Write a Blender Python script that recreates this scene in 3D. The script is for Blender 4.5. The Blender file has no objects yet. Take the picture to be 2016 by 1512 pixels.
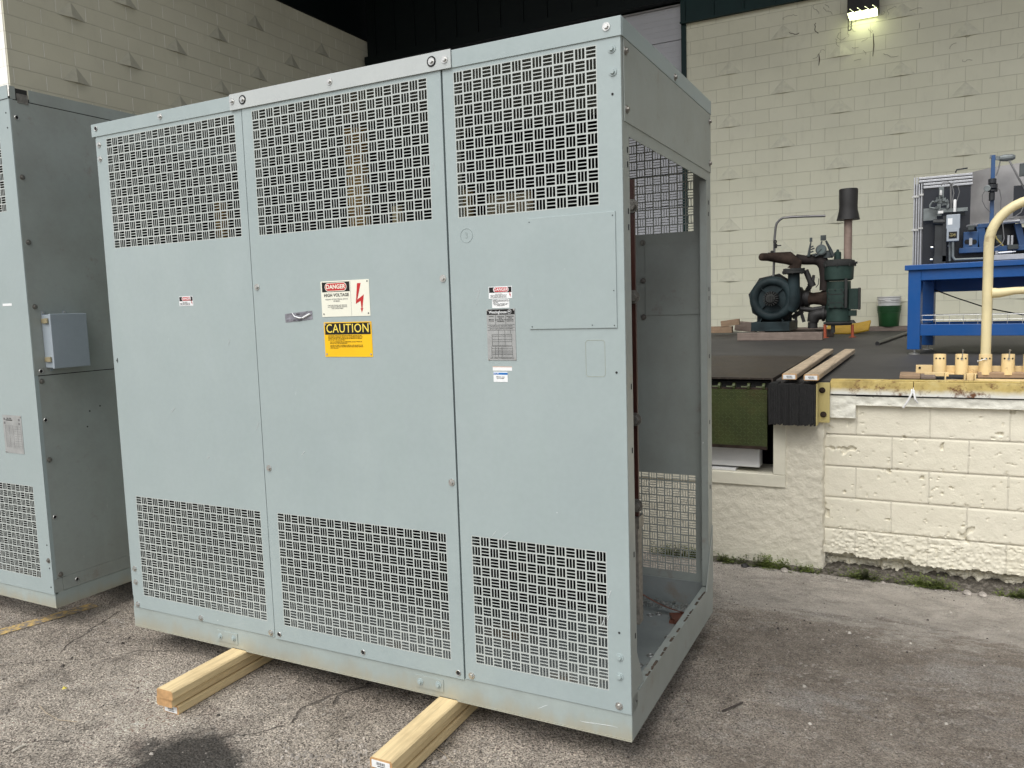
import bpy, bmesh, math, random
from mathutils import Vector, Matrix, noise
random.seed(7)
R_ = math.radians
scn = bpy.context.scene
col = scn.collection
# ------------------------------------------------------------------ camera (world: x along the dock, y into the building, z up)
FPX, YAW, PITCH, ROLL, HC = 1532.23, 0.48010, -0.09955, -0.031466, 1.57467
_F = Vector((-math.sin(YAW)*math.cos(PITCH), math.cos(YAW)*math.cos(PITCH), math.sin(PITCH)))
_R0 = Vector((math.cos(YAW), math.sin(YAW), 0)); _U0 = _R0.cross(_F)
_R = math.cos(ROLL)*_R0 + math.sin(ROLL)*_U0
_U = -math.sin(ROLL)*_R0 + math.cos(ROLL)*_U0
CAM = Vector((0, 0, HC))
cd = bpy.data.cameras.new('camera'); cam = bpy.data.objects.new('camera', cd); col.objects.link(cam)
cd.sensor_width = 36; cd.lens = FPX/2016*36; cd.clip_start = .05; cd.clip_end = 1000
M = Matrix((_R, _U, -_F)).transposed().to_4x4(); M.translation = CAM
cam.matrix_world = M
scn.camera = cam
def ray(px, py): return _F + (px-1008)/FPX*_R - (py-756)/FPX*_U
def aty(px, py, y): d = ray(px, py); return CAM + d*(y/d.y)
def atx(px, py, x): d = ray(px, py); return CAM + d*(x/d.x)
def atz(px, py, z): d = ray(px, py); return CAM + d*((z-HC)/d.z)
DOCKY, BACKY, LEFTX, DOCKZ, B = 5.259, 12.96, -9.773, 1.043, .2032
# ------------------------------------------------------------------ mesh helper
class MB:
    def __init__(s): s.v = []; s.f = []; s.m = []; s.mi = 0
    def vert(s, p): s.v.append(tuple(p)); return len(s.v)-1
    def face(s, idx): s.f.append(tuple(idx)); s.m.append(s.mi)
    def quad(s, a, b, c, d):
        n = len(s.v); s.v += [tuple(a), tuple(b), tuple(c), tuple(d)]; s.face((n, n+1, n+2, n+3))
    def box(s, x0, x1, y0, y1, z0, z1):
        n = len(s.v)
        s.v += [(x, y, z) for z in (z0, z1) for y in (y0, y1) for x in (x0, x1)]
        for f in ((0,2,3,1),(4,5,7,6),(0,1,5,4),(2,6,7,3),(0,4,6,2),(1,3,7,5)): s.face([n+i for i in f])
        return s
    def obox(s, c, ax, ay, az, hx, hy, hz):
        n = len(s.v); c = Vector(c)
        ax = Vector(ax).normalized(); ay = Vector(ay).normalized(); az = Vector(az).normalized()
        for k in (-1, 1):
            for j in (-1, 1):
                for i in (-1, 1): s.v.append(tuple(c+ax*hx*i+ay*hy*j+az*hz*k))
        for f in ((0,2,3,1),(4,5,7,6),(0,1,5,4),(2,6,7,3),(0,4,6,2),(1,3,7,5)): s.face([n+i for i in f])
        return s
    def bar(s, a, b, w, h, up=(0,0,1)):
        a = Vector(a); b = Vector(b); d = (b-a); L = d.length; d.normalize()
        up = Vector(up)
        if abs(d.dot(up)) > .98: up = Vector((0,1,0))
        r = d.cross(up).normalized(); u = r.cross(d)
        return s.obox((a+b)/2, d, r, u, L/2, w/2, h/2)
    def cyl(s, a, b, r0, r1=None, n=16, caps=True):
        r1 = r0 if r1 is None else r1
        return s.tube([a, b], [r0, r1], n, caps)
    def tube(s, pts, rad, n=12, caps=True):
        pts = [Vector(p) for p in pts]
        if not hasattr(rad, '__len__'): rad = [rad]*len(pts)
        t0 = (pts[1]-pts[0]).normalized()
        up = Vector((0,0,1)) if abs(t0.z) < .9 else Vector((0,1,0))
        r = t0.cross(up).normalized(); rings = []
        for i, p in enumerate(pts):
            if i == 0: t = t0
            elif i == len(pts)-1: t = (pts[i]-pts[i-1])
            else: t = (pts[i+1]-pts[i]).normalized()+(pts[i]-pts[i-1]).normalized()
            if t.length < 1e-9: t = t0.copy()
            t.normalize()
            r = (r - t*r.dot(t))
            if r.length < 1e-6: r = t.orthogonal()
            r.normalize(); q = t.cross(r)
            base = len(s.v)
            for k in range(n):
                a = 2*math.pi*k/n
                s.v.append(tuple(p+(r*math.cos(a)+q*math.sin(a))*rad[i]))
            rings.append(base)
        for i in range(len(rings)-1):
            for k in range(n):
                k2 = (k+1) % n
                s.face((rings[i]+k, rings[i]+k2, rings[i+1]+k2, rings[i+1]+k))
        if caps:
            s.face([rings[0]+k for k in reversed(range(n))]); s.face([rings[-1]+k for k in range(n)])
        return s
    def lathe(s, c, axis, prof, n=24):       # prof: (distance along axis, radius)
        c = Vector(c); ax = Vector(axis).normalized()
        r = ax.orthogonal().normalized(); q = ax.cross(r); rings = []
        for (h, rr) in prof:
            base = len(s.v)
            for k in range(n):
                a = 2*math.pi*k/n
                s.v.append(tuple(c+ax*h+(r*math.cos(a)+q*math.sin(a))*max(rr, 1e-4)))
            rings.append(base)
        for i in range(len(rings)-1):
            for k in range(n):
                k2 = (k+1) % n
                s.face((rings[i]+k, rings[i]+k2, rings[i+1]+k2, rings[i+1]+k))
        s.face([rings[0]+k for k in reversed(range(n))]); s.face([rings[-1]+k for k in range(n)])
        return s
    def torus(s, c, axis, R, r, n=32, m=10, a0=0, a1=2*math.pi, ref=None):
        c = Vector(c); ax = Vector(axis).normalized()
        u = Vector(ref).normalized() if ref else ax.orthogonal().normalized()
        w = ax.cross(u); full = abs(a1-a0-2*math.pi) < 1e-6
        rings = []
        for i in range(n if full else n+1):
            a = a0+(a1-a0)*i/n; d = u*math.cos(a)+w*math.sin(a); base = len(s.v)
            for k in range(m):
                b = 2*math.pi*k/m
                s.v.append(tuple(c+d*(R+r*math.cos(b))+ax*r*math.sin(b)))
            rings.append(base)
        for i in range(n):
            j = (i+1) % len(rings)
            for k in range(m):
                k2 = (k+1) % m
                s.face((rings[i]+k, rings[i]+k2, rings[j]+k2, rings[j]+k))
        return s
    def prism(s, pts, d):                    # closed polygon extruded by vector d
        n = len(s.v); d = Vector(d); k = len(pts)
        s.v += [tuple(p) for p in pts]+[tuple(Vector(p)+d) for p in pts]
        s.face(range(n, n+k)); s.face([n+k+i for i in reversed(range(k))])
        for i in range(k):
            j = (i+1) % k; s.face((n+i, n+k+i, n+k+j, n+j))
        return s
    def build(s, name, mats, parent=None, smooth=False, bevel=0, fix=True):
        me = bpy.data.meshes.new(name); me.from_pydata(s.v, [], s.f)
        mats = mats if isinstance(mats, (list, tuple)) else [mats]
        for m in mats: me.materials.append(m)
        if len(mats) > 1: me.polygons.foreach_set('material_index', s.m)
        if fix and len(s.f) < 90000:
            bm = bmesh.new(); bm.from_mesh(me); bmesh.ops.recalc_face_normals(bm, faces=bm.faces); bm.to_mesh(me); bm.free()
        if smooth:
            me.polygons.foreach_set('use_smooth', [True]*len(me.polygons))
            try: me.set_sharp_from_angle(angle=R_(38))
            except Exception: pass
        me.update()
        o = bpy.data.objects.new(name, me); col.objects.link(o)
        if parent: o.parent = parent
        if bevel:
            md = o.modifiers.new('bevel', 'BEVEL'); md.width = bevel; md.segments = 2; md.limit_method = 'ANGLE'; md.angle_limit = R_(40)
        return o
def tag(o, label=None, cat=None, group=None, kind=None):
    if label: o['label'] = label
    if cat: o['category'] = cat
    if group: o['group'] = group
    if kind: o['kind'] = kind
    return o
def empty(name, loc, rz=0, label=None, cat=None, group=None):
    o = bpy.data.objects.new(name, None); col.objects.link(o); o.location = loc; o.rotation_euler = (0,0,rz); o.empty_display_size = .1
    return tag(o, label, cat, group)
# ------------------------------------------------------------------ materials
def mat_new(name):
    m = bpy.data.materials.new(name); m.use_nodes = True
    nt = m.node_tree; b = nt.nodes['Principled BSDF']; return m, nt, b
class NG:
    def __init__(s, nt): s.nt = nt
    def n(s, t, **k):
        o = s.nt.nodes.new(t)
        for a, v in k.items(): setattr(o, a, v)
        return o
    def l(s, a, b): s.nt.links.new(a, b)
    def coord(s, scale=(1,1,1)):
        tc = s.n('ShaderNodeTexCoord'); mp = s.n('ShaderNodeMapping'); mp.inputs['Scale'].default_value = scale
        s.l(tc.outputs['Object'], mp.inputs['Vector']); return mp.outputs['Vector']
    def noise(s, vec, sc, det=4, rough=.55, dist=0):
        n = s.n('ShaderNodeTexNoise'); n.inputs['Scale'].default_value = sc; n.inputs['Detail'].default_value = det
        n.inputs['Roughness'].default_value = rough; n.inputs['Distortion'].default_value = dist
        s.l(vec, n.inputs['Vector']); return n.outputs['Fac']
    def voro(s, vec, sc, feat='F1', out='Distance'):
        n = s.n('ShaderNodeTexVoronoi'); n.feature = feat; n.inputs['Scale'].default_value = sc; s.l(vec, n.inputs['Vector']); return n.outputs[out]
    def ramp(s, fac, stops):
        r = s.n('ShaderNodeValToRGB'); e = r.color_ramp.elements
        while len(e) > 1: e.remove(e[-1])
        e[0].position = stops[0][0]; c = stops[0][1]; e[0].color = (c, c, c, 1) if not hasattr(c, '__len__') else (*c, 1)
        for p, c in stops[1:]:
            x = e.new(p); x.color = (c, c, c, 1) if not hasattr(c, '__len__') else (*c, 1)
        s.l(fac, r.inputs['Fac']); return r.outputs['Color']
    def mix(s, fac, a, b, mode='MIX'):
        m = s.n('ShaderNodeMix', data_type='RGBA', blend_type=mode)
        for sock, v in ((m.inputs['Factor'], fac), (m.inputs[6], a), (m.inputs[7], b)):
            if hasattr(v, 'links') or isinstance(v, bpy.types.NodeSocket): s.l(v, sock)
            elif hasattr(v, '__len__'): sock.default_value = (*v, 1) if len(v) == 3 else v
            else: sock.default_value = v
        return m.outputs[2]
    def math(s, op, a, b=0, c=None):
        m = s.n('ShaderNodeMath', operation=op)
        for i, v in enumerate((a, b) if c is None else (a, b, c)):
            if isinstance(v, bpy.types.NodeSocket): s.l(v, m.inputs[i])
            else: m.inputs[i].default_value = v
        return m.outputs[0]
    def bump(s, h, strength=.3, dist=.01, normal=None):
        b = s.n('ShaderNodeBump'); b.inputs['Strength'].default_value = strength; b.inputs['Distance'].default_value = dist
        s.l(h, b.inputs['Height'])
        if normal: s.l(normal, b.inputs['Normal'])
        return b.outputs['Normal']
def simple(name, c, rough=.5, metal=0, var=.12, sc=8, bump=0, bsc=60, spec=.5):
    m, nt, b = mat_new(name); g = NG(nt); v = g.coord()
    n = g.noise(v, sc, 5)
    dark = tuple(x*(1-var) for x in c); light = tuple(min(1, x*(1+var)) for x in c)
    g.l(g.ramp(n, [(.3, dark), (.7, light)]), b.inputs['Base Color'])
    b.inputs['Roughness'].default_value = rough; b.inputs['Metallic'].default_value = metal
    b.inputs['Specular IOR Level'].default_value = spec
    if bump: g.l(g.bump(g.noise(v, bsc, 4), bump, .004), b.inputs['Normal'])
    return m
def paint_mat(name, c, dirt=.0, rough=.36, rust=0, chips=True, low=0):
    m, nt, b = mat_new(name); g = NG(nt); v = g.coord()
    big = g.noise(v, 1.7, 4, .6)
    c1 = tuple(x*.96 for x in c); c2 = (c[0]*1.04, c[1]*1.03, c[2]*1.02)
    base = g.ramp(big, [(.3, c1), (.7, c2)])
    vs = g.coord((6, 6, .55))                           # vertical streaks
    st = g.ramp(g.noise(vs, 3, 5, .6), [(.45, 0), (.8, 1)])
    base = g.mix(g.math('MULTIPLY', st, .12), base, (c[0]*.97, c[1]*1.04, c[2]*.93))
    wp = g.ramp(g.noise(g.coord((1.6, 1.6, .7)), 1.5, 3, .5, 1.2), [(.50, 0), (.72, 1)])  # broad pale patches, soft reflections put into the paint colour
    base = g.mix(g.math('MULTIPLY', wp, .16), base, (min(1, c[0]*1.35), min(1, c[1]*1.28), min(1, c[2]*1.28)))
    fine = g.noise(v, 45, 3, .6)
    base = g.mix(.02, base, g.ramp(fine, [(.35, .1), (.65, .9)]), 'OVERLAY')
    if chips:                                            # pale scuffs and dark specks
        sc = g.ramp(g.noise(g.coord((9, 9, 3)), 2.2, 9, .75, .4), [(.66, 0), (.71, 1)])
        base = g.mix(g.math('MULTIPLY', sc, .16), base, (.78, .82, .80))
        vo = g.voro(v, 9); sp = g.ramp(vo, [(.018, 1), (.03, 0)])
        gate = g.ramp(g.noise(v, 1.3, 2), [(.52, 0), (.56, 1)])
        base = g.mix(g.math('MULTIPLY', g.math('MULTIPLY', sp, gate), .6), base, (.85, .87, .86))
    if dirt:
        d = g.ramp(g.noise(v, 3.1, 6, .65), [(.42, 0), (.75, 1)])
        base = g.mix(g.math('MULTIPLY', d, dirt), base, (.16, .14, .10))
    if low:                                              # tan grime along the bottom edge of the base rail
        tc = g.n('ShaderNodeTexCoord'); sx = g.n('ShaderNodeSeparateXYZ'); g.l(tc.outputs['Object'], sx.inputs[0])
        h = g.math('ADD', sx.outputs['Z'], g.math('MULTIPLY', g.math('SUBTRACT', g.noise(g.coord((1,1,.3)), 9, 6, .7), .5), .16))
        k = g.ramp(h, [(.0, 1), (low, 0)])
        base = g.mix(g.math('MULTIPLY', k, .55), base, (.36, .31, .20))
    if rust:
        d = g.ramp(g.noise(v, 7, 8, .7), [(.60, 0), (.68, 1)])
        base = g.mix(g.math('MULTIPLY', d, rust), base, (.17, .07, .025))
    g.l(base, b.inputs['Base Color'])
    g.l(g.math('ADD', g.math('MULTIPLY', fine, .18), rough-.09), b.inputs['Roughness'])
    wav = g.noise(v, 2.2, 2, .5)
    nrm = g.bump(wav, .16, .04)
    g.l(g.bump(fine, .02, .002, nrm), b.inputs['Normal'])
    return m
GREY = (.342, .408, .409)
PAINT = paint_mat('grey_paint', GREY)
PAINTB = paint_mat('grey_paint_base', (.345, .40, .385), dirt=.25, low=.055, rough=.5)
PAINTD = paint_mat('grey_paint_dirty', (.32, .355, .335), dirt=.3, rust=.25)
GALV = paint_mat('bare_strip', (.46, .495, .49), rough=.38)
WEB = paint_mat('highlight_web_paint', (.475, .515, .495), chips=False)  # edge highlights of the vent bars put into a paler paint
ENCL = paint_mat('enclosure_paint', (.31, .36, .40), chips=False)
STEEL = simple('zinc_bolt', (.55, .55, .53), .35, .85, .25, 60)
DKSTEEL = simple('dull_bolt', (.22, .21, .19), .45, .6, .3, 60)
HOLE = simple('bolt_hole', (.015, .015, .015), .9)
BLACK = simple('black_print', (.012, .012, .012), .45, spec=.3)
RED = simple('red_print', (.50, .018, .020), .45)
CREAM = simple('cream_plate', (.80, .80, .68), .4, var=.03)
WHITE = simple('white_label', (.82, .84, .84), .4, var=.03)
SILVER = simple('nameplate_metal', (.36, .37, .365), .4, .15, .15, 20)
YELLOWS = simple('caution_yellow', (.90, .52, .004), .4, var=.04)
YELLOWT = simple('caution_lettering', (.88, .68, .10), .4, var=.03)
BLUEP = simple('blue_print', (.01, .16, .50), .4)
INK = simple('grey_ink', (.16, .16, .16), .6)
PENCIL = simple('pencil', (.285, .345, .34), .6)
def block_mat(name, c, horiz, u0, v0, joint=.5, lump=.3, stain=.15, mort=.0035, dark=(.30,.28,.22), vj=None, vdark=None):
    vj = joint if vj is None else vj; vdark = vdark or dark
    m, nt, b = mat_new(name); g = NG(nt)
    tc = g.n('ShaderNodeTexCoord'); sx = g.n('ShaderNodeSeparateXYZ'); g.l(tc.outputs['Object'], sx.inputs[0])
    v = tc.outputs['Object']
    wob = g.math('MULTIPLY', g.math('SUBTRACT', g.noise(v, 6, 3), .5), .006)
    cb = g.n('ShaderNodeCombineXYZ')
    g.l(g.math('ADD', g.math('SUBTRACT', sx.outputs[horiz], u0), wob), cb.inputs[0])
    g.l(g.math('ADD', g.math('SUBTRACT', sx.outputs['Z'], v0), wob), cb.inputs[1])
    bt = g.n('ShaderNodeTexBrick'); bt.offset = .5; bt.offset_frequency = 2; bt.squash = 1
    bt.inputs['Scale'].default_value = 1; bt.inputs['Mortar Size'].default_value = mort; bt.inputs['Mortar Smooth'].default_value = .4
    bt.inputs['Brick Width'].default_value = 2*B; bt.inputs['Row Height'].default_value = B; bt.inputs['Bias'].default_value = 0
    bt.inputs['Color1'].default_value = (.4,.4,.4,1); bt.inputs['Color2'].default_value = (.6,.6,.6,1); bt.inputs['Mortar'].default_value = (.5,.5,.5,1)
    g.l(cb.outputs[0], bt.inputs['Vector'])
    base = g.ramp(g.noise(v, .9, 5, .6), [(.3, tuple(x*.93 for x in c)), (.7, tuple(min(1, x*1.05) for x in c))])
    base = g.mix(.12, base, bt.outputs['Color'], 'OVERLAY')
    gate = g.ramp(g.noise(v, 1.6, 3, .6), [(.3, .25), (.75, 1)])
    fr = g.math('ABSOLUTE', g.math('SUBTRACT', g.math('FRACT', g.math('ADD', g.math('MULTIPLY', g.math('SUBTRACT', sx.outputs['Z'], v0), 1/B), .5)), .5))
    hm = g.ramp(fr, [(mort*1.6/B, 1), (mort*3.2/B, 0)])
    base = g.mix(g.math('MULTIPLY', g.math('MULTIPLY', bt.outputs['Fac'], gate), g.math('MULTIPLY', hm, joint)), base, dark)
    base = g.mix(g.math('MULTIPLY', g.math('MULTIPLY', bt.outputs['Fac'], gate), g.math('MULTIPLY', g.math('SUBTRACT', 1, hm), vj)), base, vdark)
    st = g.ramp(g.noise(g.coord((3, 3, .9)), 2.4, 8, .7), [(.55, 0), (.8, 1)])
    base = g.mix(g.math('MULTIPLY', st, stain), base, (.20, .18, .13))
    sp = g.ramp(g.noise(v, 30, 4, .7), [(.70, 0), (.76, 1)])
    base = g.mix(g.math('MULTIPLY', sp, .25), base, (.22, .20, .16))
    g.l(base, b.inputs['Base Color']); b.inputs['Roughness'].default_value = .62; b.inputs['Specular IOR Level'].default_value = .35
    h = g.math('SUBTRACT', 1, bt.outputs['Fac'])
    n1 = g.bump(h, .8, .004)
    n2 = g.bump(g.noise(v, 90, 5, .6), lump, .004, n1)
    g.l(g.bump(g.noise(v, 5, 3), .15, .02, n2), b.inputs['Normal'])
    return m
TAN = (.76, .75, .59)
X0, Z0 = -2.2926, 3.4902
BACKM = block_mat('painted_block_back', TAN, 'X', X0-B, Z0-B, joint=.55, lump=.25)
Y0, M0 = 6.1468, 5.2569
LEFTM = block_mat('painted_block_side', (.64, .625, .49), 'Y', Y0-B, M0-B, joint=.5, lump=.15, mort=.006, dark=(.30,.29,.23), vj=1.0, vdark=(.95,.94,.86))  # vertical joints painted pale for the light their edges catch
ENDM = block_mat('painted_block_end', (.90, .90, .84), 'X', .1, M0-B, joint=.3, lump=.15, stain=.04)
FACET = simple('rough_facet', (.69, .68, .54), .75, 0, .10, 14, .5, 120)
FACETL = simple('shade_toned_facet', (.46, .452, .36), .75, 0, .08, 14, .3, 120)  # darkened below the wall paint to offset light on the raised facets
JA, ZA = -.3193, .499
DOCKM = block_mat('painted_block_dock', (.74, .70, .57), 'X', JA-B, ZA-B, joint=.75, lump=.55, stain=.10, mort=.0045, dark=(.24,.21,.16), vj=.22)
def plaster_mat(name, c, lump=.9, sc=70, stain=.2):
    m, nt, b = mat_new(name); g = NG(nt); v = g.coord()
    base = g.ramp(g.noise(v, 1.6, 6, .65), [(.3, tuple(x*.9 for x in c)), (.7, tuple(min(1, x*1.05) for x in c))])
    st = g.ramp(g.noise(g.coord((7, 7, .5)), 2.2, 6, .7), [(.60, 0), (.78, 1)])
    base = g.mix(g.math('MULTIPLY', st, stain), base, (.33, .24, .12))
    sp = g.ramp(g.noise(v, 24, 6, .75), [(.68, 0), (.75, 1)])
    base = g.mix(g.math('MULTIPLY', sp, .4), base, (.20, .18, .14))
    g.l(base, b.inputs['Base Color']); b.inputs['Roughness'].default_value = .7; b.inputs['Specular IOR Level'].default_value = .3
    n1 = g.bump(g.noise(v, sc, 6, .62, .3), lump, .006)
    g.l(g.bump(g.noise(v, 9, 4), .3, .02, n1), b.inputs['Normal'])
    return m
PLASTER = plaster_mat('rough_plaster', (.70, .66, .54))
LINTEL = plaster_mat('chipped_concrete', (.76, .75, .66), 1, 40, .1)
FRAMEP = plaster_mat('smooth_plaster', (.68, .65, .53), .15, 60, .35)
def siding_mat():
    m, nt, b = mat_new('green_metal_siding'); g = NG(nt); v = g.coord()
    g.l(g.ramp(g.noise(v, 3, 5), [(.3, (.002, .020, .020)), (.7, (.003, .028, .027))]), b.inputs['Base Color'])
    b.inputs['Roughness'].default_value = .5; b.inputs['Specular IOR Level'].default_value = .25; return m
SIDING = siding_mat()
SIDING2 = simple('shade_dark_siding', (.0025, .006, .006), .6, spec=.2)  # same siding blackened in its colour for deep shade under the canopy
CEIL = simple('dark_ceiling', (.012, .014, .014), .8)
DOORM = simple('overhead_door_grey', (.50, .51, .54), .55, 0, .06, 2, .1, 30)
OFF = .15
def _seg(a, b, w_):
    p = atz(*a, 0); q = atz(*b, 0); return (p.x, p.y, q.x, q.y, w_)
CRACKS = [_seg((745, 1342), (560, 1425), .009), _seg((560, 1425), (420, 1450), .007), _seg((735, 1345), (650, 1395), .006), _seg((255, 1200), (100, 1290), .010), (-3.9, 1.8, -3.1, 2.4, .006), (-3.4, 1.35, -2.75, 1.75, .005), (-.2, 2.2, .9, 2.9, .004)]
def ground_mat():
    m, nt, b = mat_new('old_asphalt'); g = NG(nt)
    tc = g.n('ShaderNodeTexCoord'); v = tc.outputs['Object']; sx = g.n('ShaderNodeSeparateXYZ'); g.l(v, sx.inputs[0])
    big = g.noise(v, .9, 8, .66)
    base = g.ramp(big, [(.32, (.25, .212, .172)), (.45, (.39, .338, .280)), (.56, (.49, .430, .362)), (.70, (.59, .522, .445))])
    mid = g.noise(v, 5.5, 8, .72, .6)
    base = g.mix(.65, base, g.ramp(mid, [(.30, .22), (.5, .5), (.70, .74)]), 'OVERLAY')
    brn = g.ramp(g.noise(v, 1.8, 7, .68), [(.50, 0), (.66, 1)])
    base = g.mix(g.math('MULTIPLY', brn, .40), base, (.150, .122, .096))
    yy = g.math('ADD', sx.outputs['Y'], g.math('MULTIPLY', g.math('SUBTRACT', g.noise(g.coord((.8, 1.6, 1)), 1.7, 9, .70, .5), .5), 2.4))
    dust = g.ramp(g.math('MULTIPLY', g.math('SUBTRACT', yy, 3.55), .8), [(.34, 0), (.50, 1)])
    xx = g.ramp(g.math('ADD', g.math('MULTIPLY', sx.outputs['X'], .5), 1.3), [(.2, 0), (.7, 1)])
    dust = g.math('MULTIPLY', dust, xx)
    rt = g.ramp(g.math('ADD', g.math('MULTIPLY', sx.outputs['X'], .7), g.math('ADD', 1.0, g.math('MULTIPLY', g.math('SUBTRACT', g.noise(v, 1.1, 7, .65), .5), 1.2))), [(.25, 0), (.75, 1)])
    base = g.mix(g.math('MULTIPLY', rt, .50), base, (.190, .165, .138))  # shade on the right of the yard put into the asphalt colour
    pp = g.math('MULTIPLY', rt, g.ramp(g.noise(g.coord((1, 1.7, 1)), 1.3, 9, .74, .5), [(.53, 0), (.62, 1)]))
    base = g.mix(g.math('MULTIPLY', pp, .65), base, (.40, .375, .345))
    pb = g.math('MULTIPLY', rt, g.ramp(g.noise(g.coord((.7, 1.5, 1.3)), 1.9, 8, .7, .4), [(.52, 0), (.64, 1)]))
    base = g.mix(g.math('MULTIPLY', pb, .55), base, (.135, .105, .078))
    base = g.mix(g.math('MULTIPLY', dust, .80), base, g.ramp(mid, [(.3, (.36, .325, .285)), (.55, (.58, .535, .475)), (.7, (.66, .61, .55))]))
    # aggregate speckle, fine and clustered
    vo = g.voro(v, 210, 'F1', 'Color'); bw = g.n('ShaderNodeRGBToBW'); g.l(vo, bw.inputs[0])
    amt = g.math('SUBTRACT', g.math('SUBTRACT', .92, g.math('MULTIPLY', rt, .42)), g.math('MULTIPLY', dust, .30))
    base = g.mix(amt, base, g.ramp(bw.outputs[0], [(.18, .10), (.35, .40), (.6, .54), (.85, .92)]), 'OVERLAY')
    vo2 = g.voro(v, 75, 'F1', 'Color'); bw2 = g.n('ShaderNodeRGBToBW'); g.l(vo2, bw2.inputs[0])
    pale = g.math('MULTIPLY', g.ramp(bw2.outputs[0], [(.76, 0), (.82, 1)]), g.ramp(g.noise(v, 4, 5, .7), [(.42, 0), (.6, 1)]))
    base = g.mix(g.math('MULTIPLY', pale, .55), base, (.60, .55, .49))
    blk = g.ramp(g.noise(v, 34, 6, .75), [(.32, 1), (.40, 0)])
    base = g.mix(g.math('MULTIPLY', blk, .6), base, (.055, .048, .042))
    dk = g.ramp(g.noise(v, 2.6, 10, .76, .8), [(.56, 0), (.66, 1)])
    base = g.mix(g.math('MULTIPLY', dk, .42), base, (.085, .073, .062))
    # damp oily stain in front of the left timber stack
    def spot(cx, cy, rx, ry, am=.5):
        dx = g.math('MULTIPLY', g.math('SUBTRACT', sx.outputs['X'], cx), 1/rx); dy = g.math('MULTIPLY', g.math('SUBTRACT', sx.outputs['Y'], cy), 1/ry)
        r = g.math('SQRT', g.math('ADD', g.math('MULTIPLY', dx, dx), g.math('MULTIPLY', dy, dy)))
        r = g.math('ADD', r, g.math('MULTIPLY', g.math('SUBTRACT', g.noise(v, 6, 9, .75), .5), 1.5))
        return g.ramp(r, [(.62, 1), (.98, 0)])
    s1 = spot(-2.27, 1.74, .30, .26)
    base = g.mix(g.math('MULTIPLY', s1, .90), base, g.ramp(g.noise(v, 60, 6, .8), [(.4, (.022, .020, .018)), (.62, (.075, .070, .064)), (.75, (.25, .23, .21))]))
    g.l(base, b.inputs['Base Color'])
    g.l(g.math('SUBTRACT', .9, g.math('MULTIPLY', s1, .3)), b.inputs['Roughness'])
    b.inputs['Specular IOR Level'].default_value = .3
    n1 = g.bump(mid, .8, .03)
    n2 = g.bump(g.noise(v, 26, 9, .80), 1.0, .022, n1)
    n3 = g.bump(g.voro(v, 105), .9, .008, n2)
    wv = g.n('ShaderNodeVectorMath', operation='ADD')
    nn = g.n('ShaderNodeTexNoise'); nn.inputs['Scale'].default_value = 3; nn.inputs['Detail'].default_value = 8; g.l(v, nn.inputs['Vector'])
    sc = g.n('ShaderNodeVectorMath', operation='SCALE'); sc.inputs['Scale'].default_value = .30; g.l(nn.outputs['Color'], sc.inputs[0])
    g.l(v, wv.inputs[0]); g.l(sc.outputs[0], wv.inputs[1])
    sw = g.n('ShaderNodeSeparateXYZ'); g.l(wv.outputs[0], sw.inputs[0])
    def line(x0, y0, x1, y1, w_):
        L = math.hypot(x1-x0, y1-y0); ux, uy = (x1-x0)/L, (y1-y0)/L
        dx = g.math('SUBTRACT', sw.outputs['X'], x0+.275*.5*2*.5); dy = g.math('SUBTRACT', sw.outputs['Y'], y0+.1375)
        dx = g.math('SUBTRACT', sw.outputs['X'], x0+OFF); dy = g.math('SUBTRACT', sw.outputs['Y'], y0+OFF)
        cr = g.math('ABSOLUTE', g.math('SUBTRACT', g.math('MULTIPLY', dx, uy), g.math('MULTIPLY', dy, ux)))
        al = g.math('ADD', g.math('MULTIPLY', dx, ux), g.math('MULTIPLY', dy, uy))
        m_ = g.math('MULTIPLY', g.ramp(g.math('MULTIPLY', al, 1/L), [(0, 0), (.04, 1), (.94, 1), (1, 0)]), g.ramp(g.math('MULTIPLY', g.math('MULTIPLY', cr, 1/w_), g.math('ADD', .35, g.math('MULTIPLY', g.noise(v, 14, 6, .7), 1.4))), [(.3, 1), (1.0, 0)]))
        return m_
    crack = None
    for seg in CRACKS:
        c_ = line(*seg); crack = c_ if crack is None else g.math('MAXIMUM', crack, c_)
    base2 = g.mix(g.math('MULTIPLY', crack, .55), base, (.03, .027, .025))
    g.l(base2, b.inputs['Base Color'])
    g.l(g.bump(g.math('SUBTRACT', 1, crack), .9, .010, n3), b.inputs['Normal'])
    return m
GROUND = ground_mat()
def dockfloor_mat():
    m, nt, b = mat_new('dock_concrete'); g = NG(nt); v = g.coord()
    base = g.ramp(g.noise(v, 1.2, 6, .65), [(.3, (.036, .034, .032)), (.7, (.066, .062, .058))])
    st = g.ramp(g.noise(g.coord((.8, 6, 1)), 4, 6, .7), [(.5, 0), (.75, 1)])
    base = g.mix(g.math('MULTIPLY', st, .35), base, (.11, .105, .10))
    sp = g.ramp(g.voro(v, 5), [(.02, 1), (.035, 0)])
    base = g.mix(g.math('MULTIPLY', sp, .7), base, (.45, .44, .42))
    g.l(base, b.inputs['Base Color']); b.inputs['Roughness'].default_value = .6
    g.l(g.bump(g.noise(v, 50, 5), .3, .004), b.inputs['Normal']); return m
DOCKF = dockfloor_mat()
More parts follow.
